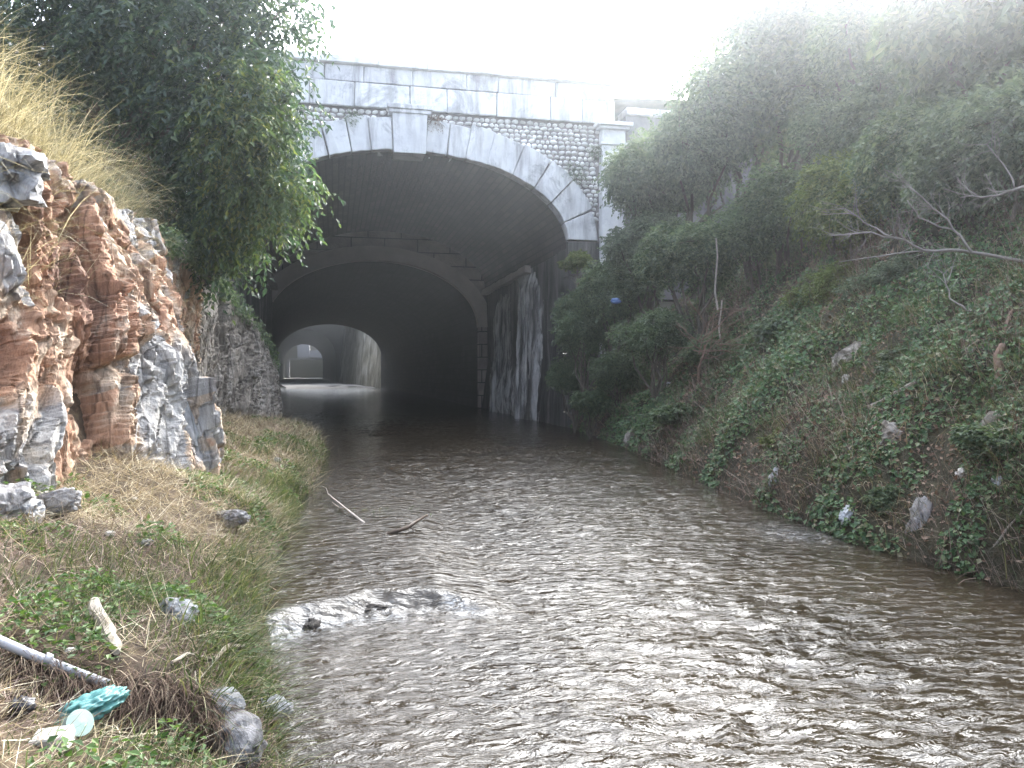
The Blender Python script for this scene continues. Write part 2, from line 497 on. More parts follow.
M['greybranch'] = noisy('grey_branch_bark', [(0.3, (0.13, 0.115, 0.105)), (0.7, (0.27, 0.245, 0.225))], 8, 8, 0.9, 0.5, 30, 0.01)
M['brownwood'] = noisy('reddish_twig_bark', [(0.3, (0.12, 0.075, 0.055)), (0.7, (0.25, 0.17, 0.13))], 8, 8, 0.9, 0.4, 30, 0.01)
M['wetwood'] = noisy('wet_dark_wood', [(0.3, (0.04, 0.03, 0.022)), (0.7, (0.12, 0.085, 0.06))], 8, 8, 0.5, 0.4, 30, 0.01)
M['palelog'] = noisy('pale_broken_wood', [(0.3, (0.18, 0.145, 0.105)), (0.7, (0.42, 0.375, 0.315))], 10, 8, 0.9, 0.7, 40, 0.01, (1, 0.4, 1))
M['concrete'] = noisy('pale_concrete', [(0.3, (0.24, 0.235, 0.24)), (0.7, (0.34, 0.33, 0.335))], 1.0, 8, 0.9, 0.3, 6)
M['bag'] = noisy('dirty_white_plastic', [(0.3, (0.22, 0.23, 0.24)), (0.7, (0.62, 0.64, 0.68))], 9, 6, 0.4, 0.4, 30, 0.01, spec=0.5)
M['bluebag'] = noisy('blue_plastic', [(0.3, (0.06, 0.11, 0.26)), (0.7, (0.16, 0.25, 0.44))], 12, 6, 0.4, 0.4, 30, 0.01, spec=0.5)
M['teal'] = noisy('teal_plastic', [(0.3, (0.04, 0.15, 0.14)), (0.6, (0.12, 0.28, 0.26)), (0.75, (0.34, 0.46, 0.42))], 22, 6, 0.35, 0.4, 40, 0.006, spec=0.5)
M['cup'] = noisy('milky_green_plastic', [(0.3, (0.20, 0.29, 0.25)), (0.7, (0.33, 0.42, 0.37))], 14, 6, 0.3, 0.1, 40, 0.004, spec=0.5)
M['carton'] = noisy('soiled_white_card', [(0.3, (0.36, 0.34, 0.30)), (0.7, (0.62, 0.59, 0.55))], 14, 6, 0.8, 0.2, 40, 0.004)
M['pipe'] = noisy('grey_plastic_pipe', [(0.3, (0.30, 0.30, 0.32)), (0.7, (0.42, 0.42, 0.44))], 5, 6, 0.35, 0.1, 40, 0.003, spec=0.5)
M['black'] = noisy('black_plastic', [(0.3, (0.012, 0.012, 0.016)), (0.7, (0.03, 0.03, 0.04))], 12, 6, 0.4, 0.3, 30, 0.01, spec=0.5)

M['tree_leaf'] = leafy('glossy_tree_leaf', [(0, (0.025, 0.050, 0.036)), (0.5, (0.045, 0.080, 0.052)), (0.85, (0.075, 0.115, 0.065)), (1, (0.13, 0.165, 0.065))], 0.42, 0.42, 0.5)
M['vine_leaf'] = leafy('yellowish_leaf', [(0, (0.045, 0.075, 0.03)), (0.7, (0.085, 0.125, 0.045)), (1, (0.18, 0.19, 0.06))], 0.4, 0.5, 0.35)
M['bush_a'] = leafy('dull_green_leaf', [(0, (0.065, 0.098, 0.06)), (0.6, (0.12, 0.165, 0.10)), (1, (0.19, 0.225, 0.13))], 0.45, 0.5, 0.4)
M['bush_b'] = leafy('grey_green_leaf', [(0, (0.085, 0.115, 0.085)), (0.6, (0.145, 0.18, 0.135)), (1, (0.22, 0.25, 0.18))], 0.45, 0.55, 0.35)
M['bush_c'] = leafy('light_green_leaf', [(0, (0.08, 0.11, 0.04)), (0.6, (0.145, 0.185, 0.065)), (1, (0.22, 0.235, 0.09))], 0.45, 0.55, 0.35)
M['ivy'] = leafy('ivy_leaf', [(0, (0.045, 0.085, 0.04)), (0.55, (0.085, 0.155, 0.065)), (0.9, (0.14, 0.205, 0.09)), (1, (0.28, 0.24, 0.16))], 0.35, 0.45, 0.4)
M['litter'] = leafy('dead_leaf', [(0, (0.10, 0.06, 0.045)), (0.5, (0.19, 0.125, 0.09)), (1, (0.34, 0.25, 0.19))], 0.15, 0.8, 0.2, (1.1, 1, .8))
M['green'] = leafy('green_blade', [(0, (0.03, 0.045, 0.018)), (0.5, (0.07, 0.098, 0.04)), (0.8, (0.12, 0.135, 0.06)), (1, (0.24, 0.22, 0.12))], 0.4, 0.5, 0.4)
M['weed'] = leafy('nettle_leaf', [(0, (0.035, 0.07, 0.018)), (0.6, (0.075, 0.135, 0.035)), (1, (0.14, 0.19, 0.06))], 0.35, 0.5, 0.35)
M['straw'] = leafy('straw_blade', [(0, (0.09, 0.065, 0.04)), (0.4, (0.22, 0.17, 0.10)), (0.75, (0.38, 0.32, 0.20)), (1, (0.62, 0.57, 0.44))], 0.25, 0.7, 0.25, (1.1, 1, .8))
M['gold'] = leafy('golden_dry_blade', [(0, (0.11, 0.10, 0.055)), (0.35, (0.27, 0.25, 0.15)), (0.75, (0.43, 0.40, 0.27)), (1, (0.66, 0.63, 0.50))], 0.4, 0.65, 0.25, (1.1, 1, .8))
M['mat'] = leafy('rotting_brown_blade', [(0, (0.03, 0.02, 0.016)), (0.6, (0.085, 0.056, 0.04)), (0.9, (0.17, 0.12, 0.085)), (1, (0.34, 0.28, 0.2))], 0.05, 0.85, 0.2)
M['twig'] = leafy('dry_twig', [(0, (0.09, 0.06, 0.05)), (0.5, (0.19, 0.135, 0.11)), (1, (0.38, 0.30, 0.25))], 0.05, 0.85, 0.2)

def water_mat():
    m, nt, out = new_mat('murky_river_water')
    v = coords(nt); vs = coords(nt, (0.8, 1.6, 1), (0, 0, R(20)))
    at = nt.nodes.new('ShaderNodeAttribute'); at.attribute_name = 'foam'
    r = ramp(nt, [(0.3, (0.017, 0.012, 0.007)), (0.7, (0.042, 0.031, 0.019))]); nt.links.new(noise(nt, v, 0.8, 6, 0.6), r.inputs[0])
    fn = ramp(nt, [(0.45, (0, 0, 0)), (0.60, (1, 1, 1))]); nt.links.new(noise(nt, vs, 26, 8, 0.7, 0.6), fn.inputs[0])
    mul = nt.nodes.new('ShaderNodeMath'); mul.operation = 'MULTIPLY'
    nt.links.new(at.outputs['Fac'], mul.inputs[0]); nt.links.new(fn.outputs[0], mul.inputs[1])
    c = mixc(nt, mul.outputs[0], r.outputs[0], (0.50, 0.52, 0.54))
    rr = nt.nodes.new('ShaderNodeMapRange'); rr.inputs[3].default_value = 0.06; rr.inputs[4].default_value = 0.6
    nt.links.new(mul.outputs[0], rr.inputs[0])
    b = bump(nt, noise(nt, vs, 7, 4, 0.55, 0.9), 0.75, 0.05)
    b = bump(nt, noise(nt, vs, 34, 4, 0.6, 0.5), 0.22, 0.008, b)
    p = bsdf(nt, out, c, rr.outputs[0], b, 0.75)
    p.inputs['IOR'].default_value = 1.333
    return m
M['water'] = water_mat()

# ------------------------------------------------------------------ the lie of the land
def lerpY(tab, y):
    tab = np.asarray(tab, float); return np.interp(y, tab[:, 0], tab[:, 1])
SH_L = [(-20, -0.6), (2, -0.05), (3.5, -0.2), (5.3, -0.38), (7, -0.46), (9.5, -0.4), (14, -0.2), (18, -0.15), (21, -0.5), (23.4, -1.0), (26, -2.0), (30, -2.8)]
SH_R = [(-20, 7), (2, 5.6), (5, 5.2), (7, 4.98), (10, 5.3), (15.4, 6.1), (18, 6.5), (21, 6.75), (23.4, 6.95), (30, 7.2)]
# cliff foot and cliff edge: Y, X, Z
FOOT = np.array([(0, -2.6, 1.1), (3, -2.25, 1.05), (5, -1.98, .92), (6.2, -1.9, .85), (7.3, -1.85, 1.0), (8.3, -1.35, .62), (9.0, -1.22, .5), (9.7, -1.45, .55), (10.5, -1.75, .65), (12, -2.1, .75), (15, -2.4, .8), (18.3, -2.3, .72), (19.6, -1.7, .6), (21.2, -1.3, .4), (22.2, -1.35, .3), (23.1, -2.6, .3)])
EDGE = np.array([(0, -3.6, 3.8), (3, -3.2, 3.8), (5, -2.8, 3.7), (6.8, -2.5, 3.5), (7.6, -2.4, 3.6), (9.1, -2.3, 3.42), (11, -2.22, 3.55), (14.8, -2.3, 3.7), (18, -2.25, 3.45), (19.8, -1.95, 3.0), (20.8, -1.75, 2.6), (21.6, -1.55, 2.0), (22.3, -1.8, 1.6), (23.1, -3.0, 2.4)])
def foot(y): return np.interp(y, FOOT[:, 0], FOOT[:, 1]), np.interp(y, FOOT[:, 0], FOOT[:, 2])
def edge(y): return np.interp(y, EDGE[:, 0], EDGE[:, 1]), np.interp(y, EDGE[:, 0], EDGE[:, 2])
HOLE = np.array([99.0, 99.0, 0.0])

def HL(x, y):
    x = np.asarray(x, float); y = np.asarray(y, float)
    xs = lerpY(SH_L, y); xf, zf = foot(y); xe, ze = edge(y)
    s = xs - x
    W = np.maximum(xs - xf, 0.2)
    t = np.clip(s / W, 0, 1)
    bank = -0.12 + (zf + 0.12) * (0.55 * (1 - np.exp(-s / 0.16)) + 0.45 * t)
    bank = np.where(s < 0, -0.12 + 0.6 * s, bank)
    u = np.clip((xf - 0.15 - x) / np.maximum(xf - xe + 0.25, 0.15), 0, 1)
    z = np.where(x < xf, zf + (ze - 0.12 - zf) * u, bank)
    up = np.maximum(xe - 0.1 - x, 0)
    z = z + np.where(x < xe - 0.1, 0.85 * up - 0.02 * np.minimum(up, 20) ** 2, 0)
    z = np.minimum(z, 9.6 + 0.02 * np.abs(x))
    z = z + 0.05 * fbm(x * 2.1, y * 2.1, 0, 4, 3) * np.clip(s * 3, 0, 1) + 0.018 * fbm(x * 9, y * 9, 0, 3, 9)
    dx, dy = (x - HOLE[0]) / 0.46, (y - HOLE[1]) / 0.17
    z = z - 0.22 * np.exp(-(dx * dx + dy * dy) ** 2)
    return z

_d = np.arange(1.6, 20, .01)
_P = CP + ray(130, 705)[None] * _d[:, None]
HOLE = _P[int(np.argmax(_P[:, 2] < HL(_P[:, 0], _P[:, 1])))]

def HR(x, y):
    x = np.asarray(x, float); y = np.asarray(y, float)
    s = x - lerpY(SH_R, y)
    z = -0.12 + 0.70 * (1 - np.exp(-np.maximum(s, 0) / 0.2)) + 0.98 * np.maximum(s - 0.2, 0)
    z = np.where(s < 0, -0.12 + 0.6 * s, z)
    z = np.where(z > 10, 10 + (1 - np.exp(-(z - 10) / 4)) * 2.0, z)
    z = z + (0.42 * fbm(x * 0.9, y * 0.9, 0, 4, 21) + 0.09 * fbm(x * 4, y * 4, 0, 3, 25)) * np.clip(s * 2, 0, 1)
    return z

def terrain(name, xs, ys, H, mat, kind='structure'):
    X, Y = np.meshgrid(xs, ys, indexing='ij')
    V = np.stack([X, Y, H(X, Y)], -1).reshape(-1, 3)
    o = mk(name, V, grid_faces(len(xs), len(ys)), mat, smooth=True)
    return tag(o, kind=kind)

def spaced(a, b, n, p=1.0):
    return a + (b - a) * np.linspace(0, 1, n) ** p

# ------------------------------------------------------------------ ground, water, hills
g = mk('ground', [[-220, -220, -0.6], [220, -220, -0.6], [220, 320, -0.6], [-220, 320, -0.6]], np.array([[0, 1, 2, 3]]), M['bed'])
tag(g, kind='structure')

xl = np.concatenate([-spaced(4.0, 60, 40, 1.8)[::-1], np.linspace(-3.95, 0.3, 150)])
yl = np.concatenate([np.linspace(-25, 1.4, 30), 1.5 + 21.9 * np.linspace(0, 1, 330) ** 1.5])
terrain('left_hillside', xl, yl, HL, M['soil'])
xr = np.concatenate([np.linspace(4.4, 14, 170), spaced(14.2, 90, 50, 1.7)])
yr = np.concatenate([np.linspace(-25, 1.4, 30), np.linspace(1.6, 23.35, 200)])
terrain('right_hillside', xr, yr, HR, M['soil_dark'])

def water():
    xs = np.concatenate([np.linspace(-9, -1.2, 40), np.linspace(-1.15, 7.6, 230), np.linspace(7.8, 12, 12)])
    ys = [-14.0]
    while ys[-1] < 222:
        y = ys[-1]
        ys.append(y + (0.5 if y < 1.0 else 0.021 + 0.0042 * max(y - 2, 0) if y < 26 else 0.15 + 0.02 * (y - 26)))
    ys = np.array(ys)
    X, Y = np.meshgrid(xs, ys, indexing='ij')
    calm = np.clip((X - lerpY(SH_L, Y) + 0.1) / 2.0, 0.12, 1) * np.clip((lerpY(SH_R, Y) + 0.2 - X) / 0.9, 0.3, 1)
    ca, sa = math.cos(R(-24)), math.sin(R(-24))
    a = X * ca + Y * sa; b = -X * sa + Y * ca
    wx = 0.25 * fbm(X * 1.3, Y * 1.3, 0, 3, 70)
    def ridge(q): return 1 - 2 * np.abs(q)
    h = 0.026 * fbm(a * 1.1 + wx, b * 2.2, 0, 3, 41)
    h += 0.022 * ridge(fbm(a * 2.7 + 2 * wx, b * 5.0 + wx, 0, 3, 51))
    h += 0.010 * ridge(fbm(a * 6.5 + 3 * wx, b * 11.0, 0, 3, 61))
    calm = calm * np.clip(.75 + 1.1 * fbm(X * .45, Y * .30, 0, 3, 99), .3, 1.35)
    h *= calm * np.clip(1.15 - Y / 60, 0.25, 1)
    # little weir: the stream drops over a lip towards the camera
    ylip = 5.75 + 0.12 * np.sin(X * 3.1) + 0.10 * fbm(X * 4, X * 0 + 2, 0, 3, 81) - 0.25 * (X - 0.4) ** 2
    act = np.clip((1.25 - X) / 0.5, 0, 1) * np.clip((X + 0.7) / 0.2, 0, 1)
    t = np.clip((Y - (ylip - 0.22)) / 0.24, 0, 1); t = t * t * (3 - 2 * t)
    rise = 0.11 * t * act * np.clip(1 - (Y - ylip) / 9.0, 0, 1)
    low = ((Y < ylip - 0.1) & (Y > ylip - 1.3))
    boil = act * np.exp(-((Y - ylip + 0.26) / 0.15) ** 2)
    h += rise + 0.034 * boil * fbm(X * 15, Y * 13, 0, 3, 91)
    down = act * np.clip(1 - (ylip - Y) / 1.6, 0, 1) * (Y < ylip)
    brk = np.clip(.5 + 1.5 * fbm(X * 3.2, Y * 6, 0, 3, 97), 0, 1.1)
    foam = np.clip((.50 * boil + 0.36 * np.exp(-((Y - ylip + 0.1) / 0.10) ** 2) * act + 0.5 * down * np.clip(fbm(X * 7 + Y * 2, Y * 1.6, 0, 3, 98) * 2, 0, 1)) * brk * np.clip((X + 1.1) / 1.6, .3, 1), 0, 1)
    # second riffle by the right bank
    rr = np.exp(-(((X - 4.7) / 0.35) ** 2 + ((Y - 7.5) / 0.5) ** 2))
    h += 0.03 * rr * fbm(X * 8, Y * 8, 0, 3, 95)
    foam = np.maximum(foam, 0.3 * rr)
    V = np.stack([X, Y, h], -1).reshape(-1, 3)
    o = mk('river', V, grid_faces(len(xs), len(ys)), M['water'], smooth=True, attr={'foam': foam.ravel()})
    tag(o, kind='structure')
water()

# ------------------------------------------------------------------ bridge
YF = 23.5
XC, A1, B1, Z1 = 2.14, 4.8, 2.42, 5.7
bridge = thing('stone_bridge', 'pale stone arch bridge with cobbled spandrels over the stream', 'bridge', (XC, YF, 0))

def arch_pts(xc, a, b, z0, n=48, zb=-0.5):
    """profile from right foot over the crown to the left foot: x, z"""
    zs = np.linspace(zb, z0, 10)[:-1]
    th = np.linspace(0, np.pi, n)
    x = np.concatenate([np.full(9, xc + a), xc + a * np.cos(th), np.full(9, xc - a)])
    z = np.concatenate([zs, z0 + b * np.sin(th), zs[::-1]])
    return np.stack([x, z], 1)

def sweep(name, profs, ys, mat, parent, smooth=True):
    """profs: list of (n,2) at each y"""
    P = np.array(profs); n = P.shape[1]; k = len(ys)
    V = np.concatenate([P[:, :, :1], np.broadcast_to(np.asarray(ys, float)[:, None, None], (k, n, 1)), P[:, :, 1:]], 2).reshape(-1, 3)
    F = grid_faces(k, n)
    o = mk(name, V, F, mat, parent, smooth)
    arc = np.concatenate([[0], np.cumsum(np.linalg.norm(np.diff(P[0], axis=0), axis=1))])
    u = np.broadcast_to(np.asarray(ys, float)[:, None], (k, n)).ravel(); w = np.broadcast_to(arc[None], (k, n)).ravel()
    uv = o.data.uv_layers.new(name='UVMap')
    idx = np.zeros(len(o.data.loops), np.int32); o.data.loops.foreach_get('vertex_index', idx)
    uv.data.foreach_set('uv', np.stack([u[idx], w[idx]], 1).astype(np.float32).ravel())
    return o

def arch_wall(name, xc, a, b, z0, x0, x1, zt, y, mat, parent, n=80, thick=0.3):
    """flat wall with an arched opening, uv in metres"""
    xs = np.unique(np.concatenate([np.linspace(x0, xc - a, 6), xc - a * np.cos(np.linspace(0, np.pi, n)), np.linspace(xc + a, x1, 6)]))
    mb = MB(); V = []; F = []
    for i in range(len(xs) - 1):
        m = 0.5 * (xs[i] + xs[i + 1])
        lo = []
        for x in (xs[i], xs[i + 1]):
            if abs(m - xc) < a: lo.append(z0 + b * math.sqrt(max(0, 1 - ((x - xc) / a) ** 2)))
            else: lo.append(-0.5)
        c = len(V)
        V += [[xs[i], y, lo[0]], [xs[i + 1], y, lo[1]], [xs[i + 1], y, zt], [xs[i], y, zt]]
        V += [[xs[i], y + thick, lo[0]], [xs[i + 1], y + thick, lo[1]], [xs[i + 1], y + thick, zt], [xs[i], y + thick, zt]]
        F += [[c, c + 1, c + 2, c + 3], [c + 5, c + 4, c + 7, c + 6], [c + 4, c + 5, c + 1, c], [c + 3, c + 2, c + 6, c + 7]]
    o = mk(name, V, np.array(F), mat, parent)
    uv = o.data.uv_layers.new(name='UVMap')
    co = np.array(V)
    idx = np.zeros(len(o.data.loops), np.int32); o.data.loops.foreach_get('vertex_index', idx)
    uv.data.foreach_set('uv', co[idx][:, [0, 2]].astype(np.float32).ravel())
    return o

def ellipse_pt(xc, a, b, z0, th, off):
    x, z = a * math.cos(th), b * math.sin(th)
    nx, nz = math.cos(th) / a, math.sin(th) / b
    l = math.hypot(nx, nz)
    return xc + x + nx / l * off, z0 + z + nz / l * off

def build_bridge():
    rng = np.random.default_rng(5)
    # spandrel backing + cobbles
    RING = 0.98
    arch_wall('spandrel_wall', XC, A1 + 0.35, B1 + 0.35, Z1, -9.5, 8.9, 9.3, YF + 0.06, M['mortar'], bridge, thick=0.5)
    u, v = np.linspace(0, 2 * np.pi, 8, endpoint=False), np.linspace(-np.pi / 2, np.pi / 2, 6)
    Pu, Pv = np.meshgrid(u, v)
    sph = np.stack([np.cos(Pu) * np.cos(Pv), np.sin(Pv), np.sin(Pu) * np.cos(Pv)], -1).reshape(-1, 3)
    fs = []
    for i in range(5):
        for j in range(8):
            fs.append([i * 8 + j, i * 8 + (j + 1) % 8, (i + 1) * 8 + (j + 1) % 8, (i + 1) * 8 + j])
    fs = np.array(fs)
    mb = MB()
    z = 4.3; row = 0
    while z < 9.28:
        hgt = rng.uniform(0.125, 0.16)
        x = -6.2 + rng.uniform(0, .1)
        while x < 8.0:
            w = rng.uniform(0.13, 0.25)
            cx, cz = x + w / 2, z + hgt / 2 + rng.uniform(-.015, .015)
            dx = (cx - XC) / (A1 + RING); dz = (cz - Z1) / (B1 + RING)
            out = (dx * dx + max(dz, 0) ** 2) > 1.0
            if out and cx < 7.93 and cz < 9.27:
                s = np.array([w * 0.47, 0.07, hgt * 0.47]) * rng.uniform(.86, 1.06)
                V = sph * s * (1 + 0.14 * rng.uniform(-1, 1, (len(sph), 1)))
                a = rng.uniform(-.25, .25); ca, sa = math.cos(a), math.sin(a)
                V = np.stack([V[:, 0] * ca - V[:, 2] * sa, V[:, 1], V[:, 0] * sa + V[:, 2] * ca], 1)
                mb.add(V + [cx, YF + 0.045 + rng.uniform(-.012, .012), cz], fs)
            x += w
        z += hgt
    mb.build('cobble_facing', M['cobble'], bridge, smooth=True)
    # arch ring
    # equal arc length stones
    tt = np.linspace(0, np.pi, 2001)
    px, pz = XC + A1 * np.cos(tt), Z1 + B1 * np.sin(tt)
    arc = np.concatenate([[0], np.cumsum(np.hypot(np.diff(px), np.diff(pz)))])
    half = arc[1000] - 0.47
    cuts = []
    d = 0.0
    ws = [0.62, 0.8, 0.75, 0.86, 0.92, 0.72, 0.62, 0.7]
    ws = [w * half / sum(ws) for w in ws]
    e = [0] + list(np.cumsum(ws))
    left = [(arc[-1] - q) for q in e]
    def stone(s0, s1, ring, y0, y1):
        a0, a1 = np.interp(s0, arc, tt), np.interp(s1, arc, tt)
        n = 4
        V = []
        for k in range(n + 1):
            th = a0 + (a1 - a0) * k / n
            for off in (-0.0, ring):
                x, zz = ellipse_pt(XC, A1, B1, Z1, th, off)
                for y in (y0, y1): V.append([x, y, zz])
        V = np.array(V); V += rng.uniform(-.016, .016, V.shape)
        F = []
        for k in range(n):
            b = k * 4; c = b + 4
            F += [[b, c, c + 2, b + 2], [b + 3, c + 3, c + 1, b + 1], [b + 1, c + 1, c, b], [b + 2, c + 2, c + 3, b + 3]]
        F += [[0, 2, 3, 1], [n * 4 + 1, n * 4 + 3, n * 4 + 2, n * 4]]
        bevel(mk('voussoir', V, np.array(F), M['stone'], bridge), 0.025, 2)
    for E in (e, left):
        for i in range(len(E) - 1):
            a, b = sorted((E[i], E[i + 1]))
            stone(a + .013, b - .013, 0.97 + rng.uniform(-.06, .06), YF - 0.10 - rng.uniform(0, .09), YF + 0.55)
    # quoins below the springing
    for sgn in (1, -1):
        mb = MB(); zz = Z1 - 0.02
        while zz > -0.4:
            hh = rng.uniform(.5, .65); w = rng.choice([0.75, 1.0])
            x0, x1 = sorted((XC + sgn * A1, XC + sgn * (A1 + w)))
            mb.box(x0, x1, YF - .08 - rng.uniform(0, .03), YF + .54, zz - hh + .015, zz, .006, rng)
            zz -= hh
        bevel(mb.build('jamb', M['damp'], bridge), 0.025, 2)
    # keystone
    mb = MB()
    kz0, kz1 = Z1 + B1 - 0.12, 9.13
    V = []
    for y in (YF - .30, YF + .55):
        V += [[XC - .46, y, kz0], [XC + .46, y, kz0], [XC + .50, y, kz1], [XC - .50, y, kz1]]
    mb.add(V, np.array([[0, 1, 2, 3], [5, 4, 7, 6], [1, 5, 6, 2], [4, 0, 3, 7], [3, 2, 6, 7], [4, 5, 1, 0]]))
    k = bevel(mb.build('keystone', M['stone_clean'], bridge), 0.02, 2)
    mb = MB()
    mb.box(XC - .60, XC + .60, YF - .34, YF + .02, 9.132, 9.24)
    mb.box(XC - .66, XC + .66, YF - .38, YF + .02, 9.242, 9.38)
    bevel(mb.build('keystone_cap', M['stone'], k), 0.015, 1)
    # parapet: two courses of cut stone with a coping
    core = MB(); core.box(-9.5, 8.35, YF - .0, YF + .5, 9.3, 10.45)
    core.build('parapet_core', M['darkjoint'], bridge)
    mb = MB()
    for (z0, z1, wmin, wmax, y) in ((9.29, 9.985, .95, 1.9, YF - .10), (10.0, 10.46, .9, 2.1, YF - .07)):
        mb = MB(); x = -9.5
        while x < 8.35:
            w = min(rng.uniform(wmin, wmax), 8.42 - x)
            if w > .15:
                mb.box(x + .009, x + w - .009, y - rng.uniform(0, .025), YF - .003, z0 + .008, z1, .016, rng)
            x += w
        bevel(mb.build('parapet_course', M['stone'] if z0 < 9.5 else M['stone_stained'], bridge), 0.022, 2)
    mb = MB(); x = -9.5
    while x < 8.45:
        w = min(rng.uniform(1.4, 2.2), 8.55 - x)
        mb.box(x + .006, x + w - .006, YF - .20 - rng.uniform(0, .02), YF + .6, 10.475 + rng.uniform(0, .012), 10.70 + rng.uniform(-.02, .015), .008, rng)
        x += w
    bevel(mb.build('coping', M['stone_clean'], bridge), 0.02, 2)
    # pilasters
    for px in (8.33, XC - 6.19):
        mb = MB()
        zz = 0.0
        while zz < 8.55:
            hh = min(rng.uniform(.85, 1.05), 8.6 - zz)
            mb.box(px - .37, px + .37, YF - .28, YF + .3, zz + .008, zz + hh - .004, .004, rng)
            zz += hh
        p = bevel(mb.build('pilaster', M['stone_clean'], bridge), 0.015, 1)
        mb = MB()
        mb.box(px - .42, px + .42, YF - .33, YF + .3, 8.61, 8.69)
        mb.box(px - .37, px + .37, YF - .28, YF + .3, 8.692, 9.08)
        mb.box(px - .47, px + .47, YF - .38, YF + .3, 9.082, 9.17)
        mb.box(px - .56, px + .56, YF - .46, YF + .3, 9.172, 9.29)
        bevel(mb.build('capital', M['stone_clean'], p), 0.012, 1)
    # vault and side walls
    ys = np.linspace(YF + .1, 37.02, 40)
    th = np.linspace(0, np.pi, 60)
    pr = np.stack([XC + A1 * np.cos(th), Z1 - .25 + (B1 + .25) * np.sin(th)], 1)
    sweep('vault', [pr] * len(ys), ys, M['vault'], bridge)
    for sgn in (1, -1):
        yy = np.linspace(YF + .35, 37.02, 180); zz = np.linspace(-.5, 5.48, 80)
        Yg, Zg = np.meshgrid(yy, zz, indexing='ij')
        rough = 0.10 * fbm(Yg * 1.3, Zg * .35, 0, 4, 31) + 0.05 * fbm(Yg * 5, Zg * 1.5, 0, 3, 33)
        fd = np.clip((Yg - YF - .6) / 1.0, 0, 1)
        Xg = XC + sgn * (A1 - .03 * (1 - fd) + (0.02 - rough * 1.0 - 0.12 * np.clip(1 - Zg / 2.0, 0, 1)) * fd)
        o = mk('abutment_wall', np.stack([Xg, Yg, Zg], -1).reshape(-1, 3), grid_faces(180, 80), M['damp'], bridge, True)
        mb = MB()
        for y0 in np.arange(28.2, 37, 1.1):
            x0, x1 = sorted((XC + sgn * (A1 - .22), XC + sgn * (A1 + .2)))
            mb.box(x0, x1, y0 + .01, y0 + 1.09, 5.30, 5.56, .02, rng)
        bevel(mb.build('impost', M['ring_dark'], o), .03, 1)
        if sgn == 1:
            for (y0, y1, zt, th_, sd) in ((26.5, 30.6, 5.25, .46, 1), (31.0, 35.3, 5.0, .36, 7)):
                yy2 = np.linspace(y0, y1, 110); zz2 = np.linspace(-.4, zt, 130)
                Y2, Z2 = np.meshgrid(yy2, zz2, indexing='ij')
                cen = .5 * (y0 + y1) + .25 * fbm(Z2 * .8, Z2 * 0 + sd, 0, 3, 64); hw = .5 * (y1 - y0) * (.72 + .5 * np.clip(1 - Z2 / zt, 0, 1) ** .8) * (1 + .35 * fbm(Z2 * 1.3, Y2 * .3, 0, 3, 65 + sd))
                f = np.clip(1 - ((Y2 - cen) / hw) ** 2, 0, 1) ** .5
                lumps = np.abs(fbm(Y2 * 2.6 + .25 * np.sin(Z2 * 1.4), Z2 * .22, 0, 4, 60 + sd)) * 1.7
                bell = 0.35 + .65 * np.clip(1 - Z2 / zt, 0, 1)
                thk = th_ * f * (0.25 + lumps) * bell + 0.05 * fbm(Y2 * 7, Z2 * 2, 0, 3, 63 + sd) - .02 - .25 * (1 - f) - .1 * np.clip((Z2 - zt + .5) / .5, 0, 1)
                X2 = XC + A1 - .02 - thk
                mk('calcite_flow', np.stack([X2, Y2, Z2], -1).reshape(-1, 3), grid_faces(110, 130), M['calcite'], o, True)
    # wing wall beyond the pilaster
    w = thing('wing_wall', 'low grey retaining wall continuing right of the bridge parapet', 'wall', (10.9, YF + .9, 0))
    mb = MB(); mb.box(8.95, 13.5, YF + .35, YF + 1.0, 4.0, 9.75); mb.build('wall_body', M['darkjoint'], w)
    mb = MB(); x = 8.93
    while x < 13.4:
        ww = rng.uniform(.8, 1.4)
        mb.box(x + .01, x + ww - .01, YF + .25, YF + 1.1, 9.76, 9.98, .012, rng); x += ww
    bevel(mb.build('coping', M['stone'], w), .02, 1)
build_bridge()

